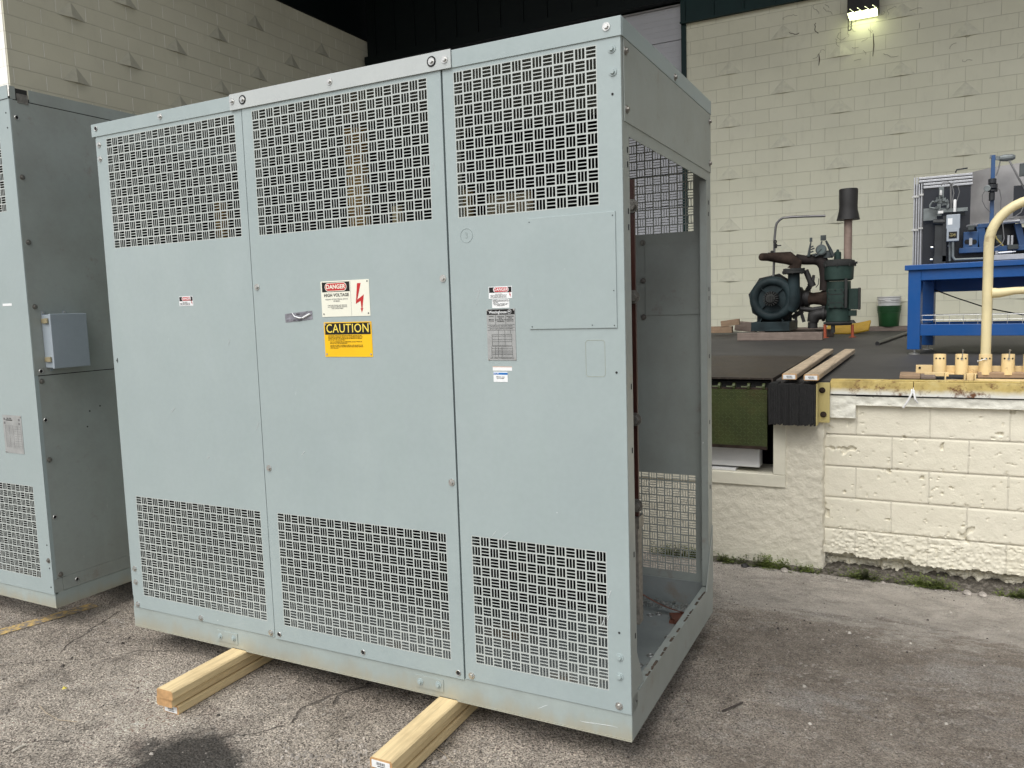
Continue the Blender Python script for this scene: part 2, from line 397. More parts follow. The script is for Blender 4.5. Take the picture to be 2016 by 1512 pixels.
def wood_mat(name, c, axis='Y', weather=0):
    m, nt, b = mat_new(name); g = NG(nt)
    s = {'Y': (14, .7, 14), 'X': (.7, 14, 14)}[axis]
    v = g.coord(s); gr = g.noise(v, 3.2, 7, .65, .5)
    base = g.ramp(gr, [(.3, tuple(x*.72 for x in c)), (.5, c), (.72, tuple(min(1, x*1.18) for x in c))])
    w2 = g.ramp(g.noise(g.coord((30, 1.2, 30) if axis == 'Y' else (1.2, 30, 30)), 4, 4, .6), [(.55, 0), (.7, 1)])
    base = g.mix(g.math('MULTIPLY', w2, .3), base, tuple(x*.5 for x in c))
    kn = g.ramp(g.voro(g.coord((1, .45, 1) if axis == 'Y' else (.45, 1, 1)), 7), [(.05, 1), (.11, 0)])
    sm = g.ramp(g.noise(g.coord((5, 2, 5)), 2.5, 7, .7), [(.52, 0), (.72, 1)])
    base = g.mix(g.math('MULTIPLY', sm, .35), base, (c[0]*.55, c[1]*.5, c[2]*.45))
    base = g.mix(g.math('MULTIPLY', kn, .6), base, (c[0]*.35, c[1]*.22, c[2]*.15))
    if weather:
        d = g.ramp(g.noise(g.coord(), 9, 7, .7), [(.4, 0), (.7, 1)]); base = g.mix(g.math('MULTIPLY', d, weather), base, (.13, .10, .08))
    g.l(base, b.inputs['Base Color']); b.inputs['Roughness'].default_value = .7; b.inputs['Specular IOR Level'].default_value = .25
    g.l(g.bump(gr, .35, .003), b.inputs['Normal']); return m
PINE = wood_mat('fresh_pine', (.70, .55, .31))
PINE2 = wood_mat('dry_pine', (.50, .40, .28), weather=.35)
PINEX = wood_mat('dull_offcut', (.36, .25, .16), 'X', .35)
OLDWOOD = wood_mat('weathered_timber', (.24, .19, .16), 'X', .5)
ENDG = simple('end_grain', (.52, .31, .14), .8, 0, .3, 30, .3, 90)
def diamond_mat(name, c, sc, bump=.9, horiz='XZ'):
    m, nt, b = mat_new(name); g = NG(nt)
    tc = g.n('ShaderNodeTexCoord'); sx = g.n('ShaderNodeSeparateXYZ'); g.l(tc.outputs['Object'], sx.inputs[0])
    U = sx.outputs[horiz[0]]; V = sx.outputs[horiz[1]]
    u = g.math('MULTIPLY', U, sc); w = g.math('MULTIPLY', V, sc)
    fu = g.math('FLOOR', u); fw = g.math('FLOOR', w)
    par = g.math('MODULO', g.math('ABSOLUTE', g.math('ADD', fu, fw)), 2)
    a = g.math('SUBTRACT', g.math('FRACT', u), .5); c_ = g.math('SUBTRACT', g.math('FRACT', w), .5)
    s1 = g.math('ADD', a, c_); s2 = g.math('SUBTRACT', a, c_)
    def bar(across, along):
        x = g.math('MULTIPLY', across, 1/.17); y = g.math('MULTIPLY', along, 1/.78)
        r = g.math('ADD', g.math('MULTIPLY', x, x), g.math('MULTIPLY', y, y)); return g.ramp(r, [(.45, 1), (1, 0)])
    hh = g.math('ADD', g.math('MULTIPLY', bar(s1, s2), par), g.math('MULTIPLY', bar(s2, s1), g.math('SUBTRACT', 1, par)))
    v = tc.outputs['Object']
    base = g.ramp(g.noise(v, 5, 6, .7), [(.3, tuple(x*.6 for x in c)), (.7, tuple(x*1.25 for x in c))])
    rs = g.ramp(g.noise(v, 6, 7, .7), [(.5, 0), (.7, 1)])
    base = g.mix(g.math('MULTIPLY', rs, .4), base, (.07, .045, .015))
    base = g.mix(g.math('MULTIPLY', hh, .55), base, tuple(x*1.7 for x in c))
    g.l(base, b.inputs['Base Color']); b.inputs['Roughness'].default_value = .5; b.inputs['Metallic'].default_value = .1
    g.l(g.bump(hh, bump, .003), b.inputs['Normal']); return m
LIPM = diamond_mat('green_diamond_plate', (.048, .062, .017), 42)
DECKM = diamond_mat('brown_diamond_plate', (.040, .031, .025), 14, .9, 'XY')
RUBBER = simple('ribbed_rubber', (.009, .009, .009), .75, 0, .4, 30, .8, 80)
YELPAINT = plaster_mat('worn_yellow_paint', (.62, .44, .07), .35, 50, .6)
CREAMP = paint_mat('cream_yellow_paint', (.78, .60, .31), dirt=.35, rust=.6, rough=.5)
TUBEP = paint_mat('cream_tube_paint', (.78, .68, .40), dirt=.28, rust=.45, rough=.5)
BLUE = paint_mat('blue_bench_paint', (.002, .072, .27), dirt=.12, rough=.38)
BLUED = paint_mat('dull_blue_paint', (.015, .075, .21), dirt=.4, rough=.5)
TEAL = simple('dark_teal_cast_iron', (.018, .030, .033), .6, 0, .55, 5, .3, 40, .25)
TEALD = simple('dusty_cast_iron', (.030, .031, .029), .8, 0, .4, 6, .3, 40)
GREEN = simple('green_tank_paint', (.026, .048, .040), .55, 0, .45, 5, .25, 40, .25)
RUST = simple('rusty_cast_pipe', (.037, .025, .019), .85, 0, .6, 8, .6, 50, .2)
DARKI = simple('black_iron', (.018, .017, .016), .6, 0, .4, 9, .3, 50)
GREYM = simple('grey_cast_metal', (.17, .19, .19), .5, .3, .3, 12)
GREYD = simple('dark_grey_casting', (.055, .065, .065), .5, .2, .4, 12)
ALU = simple('brushed_aluminium', (.48, .49, .51), .35, .6, .08, 30)
STAIN = simple('stainless_sheet', (.36, .35, .345), .38, .35, .45, 2.2, .05, 20)
NAVY = simple('black_glass_panel', (.012, .015, .022), .25)
PINKP = simple('pink_stack_pipe', (.30, .22, .18), .7, 0, .2, 8)
ORANGE = simple('orange_leg', (.36, .08, .035), .5)
COPPER = simple('tarnished_copper', (.26, .11, .075), .45, .5, .3, 20)
REDBOARD = simple('red_insulating_board', (.045, .012, .008), .45, 0, .2, 6)
VARN = simple('varnished_tape', (.85, .50, .16), .5, 0, .35, 14)
CORE = simple('dark_core', (.006, .006, .006), .85, spec=.1)
WHITEP = simple('white_plastic', (.70, .70, .69), .45, 0, .05, 5)
GREENP = simple('green_plastic', (.018, .085, .027), .4, 0, .1, 5)
YELSLAT = simple('yellow_ribbed_mat', (.55, .33, .015), .5, 0, .15, 8)
GREYTAPE = simple('duct_tape', (.24, .24, .27), .3, .3, .3, 40, .8, 50)
LEAF = simple('weed_leaf', (.105, .135, .030), .7, 0, .8, 9)
LEAFD = simple('weed_leaf_dry', (.17, .15, .06), .7, 0, .4, 20)
STONE = simple('gravel_stone', (.33, .30, .265), .85, 0, .75, 25, .4, 200)
# ------------------------------------------------------------------ lettering
def text_mesh(body, size, name, mat, parent, loc, face='front', align='CENTER', bold=0, sx=1, space=1, line=1, rot=0):
    cu = bpy.data.curves.new(name, 'FONT'); cu.body = body; cu.size = size; cu.align_x = align; cu.align_y = 'CENTER'
    cu.offset = bold; cu.space_character = space; cu.space_line = line; cu.resolution_u = 3; cu.extrude = .0002
    t = bpy.data.objects.new(name, cu); col.objects.link(t)
    bpy.context.view_layer.update()
    me = bpy.data.meshes.new_from_object(t.evaluated_get(bpy.context.evaluated_depsgraph_get()))
    bpy.data.objects.remove(t); bpy.data.curves.remove(cu)
    me.name = name; me.materials.clear(); me.materials.append(mat)
    Mx = Matrix.Rotation(R_(90), 4, 'X')
    if face == 'right': Mx = Matrix.Rotation(R_(90), 4, 'Z') @ Mx
    me.transform(Matrix.Translation(loc) @ Mx @ Matrix.Rotation(rot, 4, 'Z') @ Matrix.Diagonal((sx, 1, 1, 1)))
    o = bpy.data.objects.new(name, me); col.objects.link(o); o.parent = parent
    return o
# ------------------------------------------------------------------ ground
def gz(y):
    t = min(1, max(0, (y-3.3)/1.96)); return -.195*t*t*(3-2*t)
def build_ground():
    mb = MB()
    xs = [-250, -60, -20, -8]+[-5+.25*i for i in range(33)]+[6, 20, 60, 250]
    ys = [-250, -60, -15, -5, 0]+[.5+.15*i for i in range(33)]+[6, 12, 14, 40, 250]
    for y in ys:
        for x in xs:
            z = gz(y)+(.010*(noise.noise(Vector((x*.8, y*.8, 0)))) if -3.6 <= x <= 3 and .5 <= y <= 5.2 else 0)
            mb.vert((x, y, z))
    n = len(xs)
    for j in range(len(ys)-1):
        for i in range(n-1): mb.face((j*n+i, j*n+i+1, (j+1)*n+i+1, (j+1)*n+i))
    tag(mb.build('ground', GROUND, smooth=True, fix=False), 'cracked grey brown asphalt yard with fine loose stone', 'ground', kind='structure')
build_ground()
# faded yellow parking line running under the left cabinet
m, nt, b = mat_new('faded_yellow_line'); g = NG(nt); v = g.coord()
w = g.ramp(g.noise(v, 28, 8, .75), [(.46, (.19, .165, .14)), (.56, (.52, .36, .13))])
g.l(w, b.inputs['Base Color']); b.inputs['Roughness'].default_value = .9; g.l(g.bump(g.noise(v, 70, 6, .7), .8, .006), b.inputs['Normal'])
mb = MB(); a0 = Vector((-4.16, 2.02)); a1 = Vector((-4.01, 2.62)); d = (a1-a0).normalized(); nn_ = Vector((d.y, -d.x))*.045
L = 14; pts = []
for i in range(L+1):
    p = a0+(a1-a0)*i/L; wv = .008*noise.noise(Vector((i*.7, 0, 3)))
    pts.append((p-nn_*(1+wv*10), p+nn_*(1-wv*10)))
for i in range(L): mb.quad((*pts[i][0], .0035), (*pts[i][1], .0035), (*pts[i+1][1], .0035), (*pts[i+1][0], .0035))
tag(mb.build('parking_line', m), 'worn yellow parking line painted on asphalt beside left cabinet', 'road marking', kind='structure')
# ------------------------------------------------------------------ warehouse building
wh = empty('warehouse', (-3, 13.2, 0), 0, 'cream painted block warehouse with dark green metal siding over its dock recess', 'building')
wi = wh.matrix_world.inverted() if False else Matrix.Translation((3, -13.2, 0))
def child(o): o.parent = wh; o.matrix_parent_inverse = Matrix.Translation((3, -13.2, 0)); return o
def pyramids(mb, cells, fn):
    for (c, z) in cells:
        a = fn(c, z+B, 0); l = fn(c-B+.012, z+.002, 0); r = fn(c+B-.012, z+.002, 0); mdl = fn(c, z+.002, .028)
        n = len(mb.v); mb.v += [a, l, r, mdl]
        mb.face((n, n+1, n+3)); mb.face((n, n+3, n+2)); mb.face((n+1, n+2, n+3))
mb = MB()
mb.box(-3.377, 13, BACKY, BACKY+.3, .95, 6.05)
cells = []
for j in range(-2, 20):
    c = X0-2*B+.8128*j
    for k in range(-8, 8):
        z = Z0-(4 if j % 2 == 0 else 2)*B+4*B*k
        if -3.3 < c-B and c < 12.5 and z > DOCKZ-.1 and z < 5.8: cells.append((c, z))
mb.mi = 1; pyramids(mb, cells, lambda c, z, o: (c, BACKY-o-.001, z))
child(mb.build('wall', [BACKM, FACET], smooth=False, fix=False))
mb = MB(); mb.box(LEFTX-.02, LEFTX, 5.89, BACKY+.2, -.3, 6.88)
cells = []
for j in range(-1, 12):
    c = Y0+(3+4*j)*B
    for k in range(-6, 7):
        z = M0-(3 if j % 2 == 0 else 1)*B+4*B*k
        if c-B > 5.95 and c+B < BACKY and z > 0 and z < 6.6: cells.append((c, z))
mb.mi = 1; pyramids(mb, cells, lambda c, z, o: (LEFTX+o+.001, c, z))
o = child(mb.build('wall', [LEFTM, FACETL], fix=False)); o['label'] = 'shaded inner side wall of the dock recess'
mb = MB(); mb.box(-22, LEFTX-.0205, 5.88, 6.1, -.3, 10.5); o = child(mb.build('wall', ENDM)); o['label'] = 'bright outer front wall at far left'
# siding, frames, canopy
mb = MB()
mb.box(-3.457, 13, BACKY-.06, BACKY+.2, 6.012, 9.65)
x = -3.40
while x < 12.9:
    mb.box(x, x+.025, BACKY-.085, BACKY-.062, 6.012, 9.65); x += .46
mb.box(-3.457, 13, BACKY-.10, BACKY-.087, 6.0, 6.03)
child(mb.build('siding', SIDING)); mb = MB()
mb.box(-9.7, -3.46, BACKY-.05, BACKY+.2, 6.40, 9.65)
x = -9.5
while x < -3.5:
    mb.box(x, x+.025, BACKY-.075, BACKY-.052, 6.55, 9.65); x += .46
mb.box(-9.7, -3.46, BACKY-.16, BACKY-.02, 6.372, 6.52)
mb.box(LEFTX-.2, LEFTX+.03, 5.9, BACKY+.1, 6.882, 9.65)
child(mb.build('siding', SIDING2))
mb = MB()
mb.box(-3.4555, -3.3775, BACKY-.03, BACKY+.1, DOCKZ, 6.0)
child(mb.build('door_jamb', SIDING)); mb = MB()
mb.box(-9.70, -9.44, BACKY-.12, BACKY+.1, DOCKZ, 6.37)
child(mb.build('door_jamb', SIDING))
mb = MB(); z = DOCKZ
while z < 6.36:
    z1 = min(z+.53, 6.38); mb.box(-9.43, -3.456, BACKY+.06, BACKY+.10, z, z1-.012)
    for k in range(1, 6): mb.box(-9.43, -3.456, BACKY+.056, BACKY+.0599, z+.088*k, z+.088*k+.012)
    z = z1
dr = child(mb.build('overhead_door', DOORM))
mb = MB(); mb.box(-9.43, -3.456, BACKY+.12, BACKY+.2, DOCKZ, 6.4); child(mb.build('door_backing', SIDING))
mb = MB(); mb.box(-9.95, 13.2, 6.3, BACKY+.4, 9.66, 9.9)
for k in range(6): mb.box(-9.7, 13, 6.9+k*1.1, 7.0+k*1.1, 9.4, 9.655)
child(mb.build('canopy', CEIL))
mb = MB(); mb.box(-9.95, 13.2, 6.1, 6.295, 9.3, 10.1); child(mb.build('fascia', SIDING))
# ------------------------------------------------------------------ wall light
p0 = aty(1668, 30, BACKY-.24); p1 = aty(1730, 22, BACKY-.24)
lx0, lx1, lz = p0.x, p1.x, (p0.z+p1.z)/2
wl = empty('wall_light', ((lx0+lx1)/2, BACKY, lz), 0, 'dark box wall light glowing pale yellow high on the block wall', 'light')
hw = (lx1-lx0)/2
mb = MB(); mb.prism([(-hw, -.02, .34), (-hw, -.24, .26), (-hw, -.26, .04), (-hw, -.02, .0)], (2*hw, 0, 0)); mb.build('housing', DARKI, wl, bevel=.01)
m, nt, b = mat_new('lamp_lens'); b.inputs['Emission Color'].default_value = (.93, 1, .55, 1); b.inputs['Emission Strength'].default_value = 3.2; b.inputs['Base Color'].default_value = (.9, .9, .7, 1)
mb = MB()
for k in range(4):
    xc = -hw*.72+k*hw*.48; mb.prism([(xc-hw*.26, -.24, .035), (xc-hw*.10, -.262, .085), (xc+hw*.14, -.262, .035), (xc+hw*.12, -.12, -.005), (xc-hw*.2, -.12, -.005)], (0, .004, 0))
mb.box(-hw*.9, hw*.9, -.235, -.05, -.012, .03)
mb.build('lens', m, wl)
mb = MB(); mb.bar((-hw*.98, -.1, .0), (-hw*.98, -.1, -.16), .012, .012); mb.bar((-hw*.74, -.1, .0), (-hw*.80, -.1, -.16), .012, .012); mb.bar((-hw*.98, -.1, -.16), (-hw*.80, -.1, -.16), .012, .012)
mb.build('bracket', DARKI, wl)
ld = bpy.data.lights.new('lamp_glow', 'AREA'); ld.energy = .5; ld.color = (.95, 1, .62); ld.size = .35
lo = bpy.data.objects.new('lamp_glow', ld); col.objects.link(lo); lo.parent = wl; lo.location = (0, -.15, -.03)
# spider-web threads and dirt on the wall around the lamp: thin dark strands lying on the wall
mb = MB(); rs = random.Random(3)
for k in range(34):
    cx = rs.gauss((lx0+lx1)/2+.15, .8); cz = lz-.15+rs.gauss(0, .32)
    if cz > 5.98: cz -= .5
    p = Vector((cx, BACKY-.006, cz)); a = rs.uniform(0, 6.28); pts = [p.copy()]
    for i in range(rs.randint(3, 8)):
        a += rs.gauss(0, .7); p = p+Vector((math.cos(a), 0, math.sin(a)*.7))*.035; pts.append(p.copy())
    mb.tube(pts, .0016 if rs.random() < .85 else .004, 4)
for (px, py, L) in ((1612, 106, .17), (1719, 66, .32)):
    p = aty(px, py, BACKY-.006); mb.tube([p, p+Vector((.01, 0, -L*.5)), p+Vector((0, 0, -L))], [.004, .007, .003], 5)
tag(mb.build('cobweb', simple('cobweb_dirt', (.07, .05, .035), .9)), 'dusty dark cobweb strands on the block wall around the lit lamp', 'cobweb', kind='stuff')
# ------------------------------------------------------------------ loading dock
dk = empty('loading_dock', (0, DOCKY, 0), 0, 'raised loading dock with concrete deck, yellow steel edge and painted block face', 'loading dock')
def dch(o): o.parent = dk; o.matrix_parent_inverse = Matrix.Translation((0, -DOCKY, 0)); return o
LX0, LX1, LYB = -2.64, -.805, 7.33
mb = MB()
mb.box(LX1, 13, DOCKY+.02, BACKY+.1, .8, DOCKZ)
mb.box(-9.7725, LX0, DOCKY+.02, BACKY+.1, .8, DOCKZ)
mb.box(LX0, LX1, LYB, BACKY+.1, .8, DOCKZ)
dch(mb.build('deck', DOCKF))
mb = MB(); mb.box(-2.2, 13, BACKY-.28, BACKY-.002, DOCKZ+.001, DOCKZ+.062); dch(mb.build('kerb', OLDWOOD))
# eroded painted block face (displaced sheet)
def sheet(x0, x1, z0, z1, step, fn):
    mb = MB(); nx = int((x1-x0)/step)+1; nz = int((z1-z0)/step)+1
    for j in range(nz+1):
        for i in range(nx+1):
            x = x0+(x1-x0)*i/nx; z = z0+(z1-z0)*j/nz; mb.vert((x, fn(x, z), z))
    w = nx+1
    for j in range(nz):
        for i in range(nx): mb.face((j*w+i, j*w+i+1, (j+1)*w+i+1, (j+1)*w+i))
    return mb
def nz_(x, z, f, s=0): return noise.noise(Vector((x*f, z*f, s)))
def fbm(x, z, f, s=0, o=4):
    return sum(nz_(x, z, f*2**k, s+k)*.5**k for k in range(o))
def wallf(x, z):
    y = DOCKY
    y -= .0018*fbm(x, z, 14, 1)
    rough = min(1, max(0, (.13+.06*nz_(x, 0, 2.2, 5)-z)/.05)) if x > -.45 else min(1, max(0, (.05-z)/.05))
    y -= rough*(.005*fbm(x, z, 30, 2)+.0055*fbm(x, z, 70, 6, 3))
    ch = nz_(x, z, 9, 8)+.5*nz_(x, z, 30, 9)
    if ch > .60: y += .014*min(1, (ch-.60)*12)
    c3 = nz_(x, z, 34, 44)+.6*nz_(x, z, 80, 45)
    if c3 > .62 and nz_(x, z, 3, 46) > -.1: y += .006
    ze = -.070-.03*(x+.5)*.5+.035*fbm(x, 0, 3.3, 7)
    e = min(1, max(0, (ze+.012*fbm(x, z, 30, 17)-z)/.007)); y += e*(.075+.035*fbm(x, z, 18, 4)+.012*fbm(x, z, 60, 5, 3))
    # mortar joints
    for r in range(-3, 3):
        d = abs(z-(ZA+r*B)); 
        if d < .009: y += .0065*(1-d/.009)
    return y
mb = sheet(-.508, 1.3, -.26, .965, .0062, wallf)
mb.box(1.3, 13, DOCKY, DOCKY+.3, -.3, .96)
def dockmat2():
    return DOCKM
dch(mb.build('wall', DOCKM, smooth=True, fix=False))
mb = MB(); mb.box(-.5, 13, DOCKY+.12, DOCKY+.5, -.3, .96); mb.box(-9.7, LX0, DOCKY, DOCKY+.4, -.3, .98); dch(mb.build('wall', DOCKM))
# plaster pier and skirt around the pit
def plf(x, z):
    y = DOCKY-.034-.004*fbm(x, z, 22, 11)-.004*nz_(x, z, 4, 12)
    ex = -.508+.012*fbm(0, z, 9, 3)
    y += .05*min(1, max(0, (x-ex)/.01)); 
    ch = nz_(x, z, 10, 21); y += .014*min(1, max(0, (ch-.55)*6))
    return y
mb = sheet(-.735, -.496, -.24, .80, .008, plf); dch(mb.build('plaster_pier', PLASTER, smooth=True, fix=False))
mb = sheet(-2.7, -.735, -.24, .345, .012, lambda x, z: DOCKY-.034-.004*fbm(x, z, 22, 11)-.004*nz_(x, z, 4, 12)); o = dch(mb.build('plaster_skirt', PLASTER, smooth=True, fix=False))
mb = MB(); mb.box(-2.7, -.735, DOCKY-.045, DOCKY+.3, .343, .425); mb.box(-.812, -.735, DOCKY-.0452, DOCKY+.3, .4255, 1.0); dch(mb.build('pit_frame', FRAMEP, bevel=.004))
mb = MB(); mb.box(LX0-.02, LX1, DOCKY+.9, DOCKY+1.0, -.2, .98); mb.box(LX0-.02, -.812, DOCKY+.31, DOCKY+.9, .2, .3); mb.box(LX0-.03, LX0, DOCKY, LYB, .3, 1.0); mb.box(-.812, -.806, DOCKY+.01, LYB, .3, 1.0)
dch(mb.build('pit_lining', DARKI))
mb = MB(); mb.box(-2.6, -.907, DOCKY+.005, DOCKY+.12, .456, .60); mb.box(-2.6, -1.06, DOCKY-.01, DOCKY+.1, .4255, .444); dch(mb.build('pit_panel', WHITEP, bevel=.004))
# chipped concrete band with a step
def bandf(bx): return lambda x, z: DOCKY-.030-.007*fbm(x, z, 18, 30)+(.02 if fbm(x, z, 12, 33) > .75 else 0)
def lintel(x0, x1, z0, z1):
    mb = sheet(x0, x1, z0, z1, .008, bandf(0))
    mb.quad((x0, DOCKY+.02, z0), (x1, DOCKY+.02, z0), (x1, DOCKY-.030, z0), (x0, DOCKY-.030, z0))
    mb.quad((x1, DOCKY-.030, z0), (x1, DOCKY+.02, z0), (x1, DOCKY+.02, z1), (x1, DOCKY-.030, z1)); return mb
mb = lintel(-.472, -.324, .815, .955); dch(mb.build('concrete_band', LINTEL, smooth=True, fix=False))
mb = lintel(-.3235, 2.4, .897, .952); mb.box(2.4, 13, DOCKY-.03, DOCKY+.1, .897, .952); dch(mb.build('concrete_band', LINTEL, smooth=True, fix=False))
# steel nosing angle, yellow, upper edge rusty
mb = MB()
m, nt, b = mat_new('worn_yellow_nosing'); g = NG(nt); tc = g.n('ShaderNodeTexCoord'); sx = g.n('ShaderNodeSeparateXYZ'); g.l(tc.outputs['Object'], sx.inputs[0]); v = tc.outputs['Object']
base = g.ramp(g.noise(v, 8, 6, .7), [(.3, (.36, .27, .09)), (.5, (.56, .43, .15)), (.7, (.62, .52, .24))])
zz = g.math('ADD', sx.outputs['Z'], g.math('MULTIPLY', g.math('SUBTRACT', g.noise(v, 12, 5, .7), .5), .04))
base = g.mix(g.ramp(g.math('MULTIPLY', g.math('SUBTRACT', zz, .950), 9), [(.2, 1), (.52, 0)]), base, (.72, .72, .66))
base = g.mix(g.ramp(g.noise(v, 10, 8, .75), [(.53, 0), (.63, 1)]), base, (.14, .055, .02))
g.l(base, b.inputs['Base Color']); b.inputs['Roughness'].default_value = .6; g.l(g.bump(g.noise(v, 40, 6, .7), .6, .004), b.inputs['Normal'])
NOSE = m
mb.box(-.47, -.008, DOCKY-.040, DOCKY+.018, .964, DOCKZ+.004)
mb.box(-.005, 13, DOCKY-.043, DOCKY+.018, .960, DOCKZ+.003)
mb.box(-.47, 13, DOCKY-.008, DOCKY+.07, DOCKZ+.0045, DOCKZ+.009)
dch(mb.build('steel_nosing', NOSE, bevel=.002))
mb = MB(); mb.box(-.465, 13, DOCKY-.018, DOCKY+.018, .950, .9595); dch(mb.build('joint_gap', DARKI))
mb = MB(); q = aty(1795, 774, DOCKY-.05); e1 = aty(1778, 803, DOCKY-.06); e2 = aty(1808, 792, DOCKY-.06)
mb.tube([q+Vector((0,.02,.03)), q, (q+e1)/2+Vector((.004,-.01,0)), e1], .006, 8); mb.tube([q+Vector((.01,.02,.03)), q+Vector((.012, 0, 0)), (q+e2)/2+Vector((.002,-.012,-.01)), e2+Vector((-.004,0,-.002)), e2], .006, 8)
dch(mb.build('bent_rod', WHITEP, smooth=True))
# bumper
MPLATE = plaster_mat('weathered_yellow_plate', (.50, .42, .18), .25, 50, 1.0)
bp_ = empty('dock_bumper', (-.685, DOCKY-.05, .775), 0, 'black ribbed rubber dock bumper bolted at the right of the leveler', 'dock bumper')
mb = MB()
for k in range(26):
    x = -.140+k*.0108; d = .010*random.random(); mb.box(x, x+.0098, -.097-d, .05, -.004+.013*random.random()**2, .262-.008*random.random()**2)
mb.build('rubber_pad', RUBBER, bp_)
mb = MB(); mb.box(.1435, .214, -.012, .008, .010, .262); mb.box(.142, .150, -.09, -.0125, .0, .262)
mb.build('mounting_plate', MPLATE, bp_, bevel=.001)
for (x, z) in ((.170, .215), (.178, .062)):
    mb = MB(); mb.cyl((x, -.0125, z), (x, -.03, z), .0125, .0115, 6); mb.cyl((x, -.0121, z), (x, -.016, z), .019, .019, 14); mb.build('bolt', RUST, bp_)
# leveler
lv = empty('dock_leveler', (-1.7, DOCKY, 0), 0, 'dock leveler with green diamond plate lip hanging under a brown ribbed deck', 'dock leveler')
def lch(o): o.parent = lv; o.matrix_parent_inverse = Matrix.Translation((1.7, -DOCKY, 0)); return o
mb = MB(); mb.box(LX0+.01, -.82, DOCKY-.0, LYB-.01, DOCKZ+.002, DOCKZ+.014); mb.box(-.832, -.82, DOCKY+.0, LYB-.01, .93, DOCKZ+.0015)
lch(mb.build('deck_plate', DECKM))
mb = MB(); mb.box(LX0+.03, -.846, DOCKY-.075, DOCKY-.06, .594, .985); lch(mb.build('lip_plate', LIPM))
mb = MB(); mb.box(LX0+.03, -.846, DOCKY-.055, DOCKY-.035, .975, .995); mb.box(LX0+.03, -.846, DOCKY-.0775, DOCKY-.0755, .594, .615); lch(mb.build('hinge_bar', RUST))
for k in range(8):
    x = -.87-k*.095
    mb = MB(); mb.cyl((x-.008, DOCKY-.045, 1.0), (x+.008, DOCKY-.045, 1.0), .026, .026, 14); mb.cyl((x-.05, DOCKY-.045, .998), (x-.008, DOCKY-.045, .998), .008, .008, 8); lch(mb.build('hinge_lug', LIPM, smooth=True))
mb = MB(); mb.box(LX0+.02, -.835, DOCKY+.04, DOCKY+.06, .8, 1.03); lch(mb.build('header_plate', DARKI))
# ------------------------------------------------------------------ perforated sheets
def vent(mb, x0, x1, z0, z1, nc, nr, par, yf, yb):
    mb.mi = 1
    px = (x1-x0)/nc; pz = (z1-z0)/nr
    u = [0, .070, .306, .382, .618, .694, .930, 1]
    for j in range(nr):
        for i in range(nc):
            cx = x0+i*px; cz = z1-(j+1)*pz; V = (i+j+par) % 2 == 0
            def P(a, b_, y):
                return (cx+a*px, y, cz+b_*pz) if V else (cx+b_*px, y, cz+a*pz)
            solids = [(0, 1, 0, .070), (0, 1, .930, 1)]+[(u[k], u[k+1], .070, .930) for k in (0, 2, 4, 6)]
            for (a0, a1, b0, b1) in solids:
                mb.quad(P(a0, b0, yf), P(a1, b0, yf), P(a1, b1, yf), P(a0, b1, yf))
                mb.quad(P(a0, b0, yb), P(a0, b1, yb), P(a1, b1, yb), P(a1, b0, yb))
            for k in (1, 3, 5):
                a0, a1, b0, b1 = u[k], u[k+1], .070, .930
                for (p, q) in (((a0, b0), (a1, b0)), ((a1, b0), (a1, b1)), ((a1, b1), (a0, b1)), ((a0, b1), (a0, b0))):
                    mb.quad(P(*p, yf), P(*q, yf), P(*q, yb), P(*p, yb))
    mb.mi = 0
def rectsheet(mb, x0, x1, z0, z1, yf, yb):
    mb.quad((x0,yf,z0),(x1,yf,z0),(x1,yf,z1),(x0,yf,z1)); mb.quad((x0,yb,z0),(x0,yb,z1),(x1,yb,z1),(x1,yb,z0))
def panel(x0, x1, z0, z1, vents, yf, yb, flange=0):
    mb = MB(); zs = z0
    for (a0, a1, c0, c1, nc, nr, par) in sorted(vents, key=lambda t: t[2]):
        rectsheet(mb, x0, x1, zs, c0, yf, yb); rectsheet(mb, x0, a0, c0, c1, yf, yb); rectsheet(mb, a1, x1, c0, c1, yf, yb)
        vent(mb, a0, a1, c0, c1, nc, nr, par, yf, yb); zs = c1
    rectsheet(mb, x0, x1, zs, z1, yf, yb)
    s = 1 if yb > yf else -1
    ye = yf+s*max(flange, abs(yb-yf))
    mb.quad((x0,yf,z0),(x0,yf,z1),(x0,ye,z1),(x0,ye,z0)); mb.quad((x1,yf,z0),(x1,ye,z0),(x1,ye,z1),(x1,yf,z1))
    mb.quad((x0,yf,z0),(x0,ye,z0),(x1,ye,z0),(x1,yf,z0)); mb.quad((x0,yf,z1),(x1,yf,z1),(x1,ye,z1),(x0,ye,z1))
    return mb
_bolt = {}
def bolt(parent, p, n, kind='zinc'):            # hex head bolt or open hole, on a surface with outward normal n
    key = (kind, tuple(n))
    if key not in _bolt:
        mb = MB(); n_ = Vector(n); o = Vector((0, 0, 0))
        if kind == 'hole':
            mb.mi = 0; mb.cyl(o, n_*.0012, .0075, .0075, 14); mb.mi = 1; mb.torus(n_*.0012, n_, .0095, .0018, 14, 5); ms = [HOLE, STEEL]
        elif kind == 'pin':
            mb.cyl(o, n_*.0010, .004, .004, 10); ms = [HOLE]
        else:
            mb.cyl(o, n_*.0022, .0135, .0128, 18); mb.cyl(n_*.0022, n_*.0085, .0078, .0070, 6); ms = [STEEL if kind == 'zinc' else DKSTEEL if kind == 'dull' else PAINT]
        me = mb.build('bolt', ms, None, fix=True)
        _bolt[key] = me.data; o_ = me
    else:
        o_ = bpy.data.objects.new('bolt', _bolt[key]); col.objects.link(o_)
    o_.parent = parent; o_.location = p
    if kind in ('hole', 'pin'): o_.name = 'bolt_hole'
    return o_
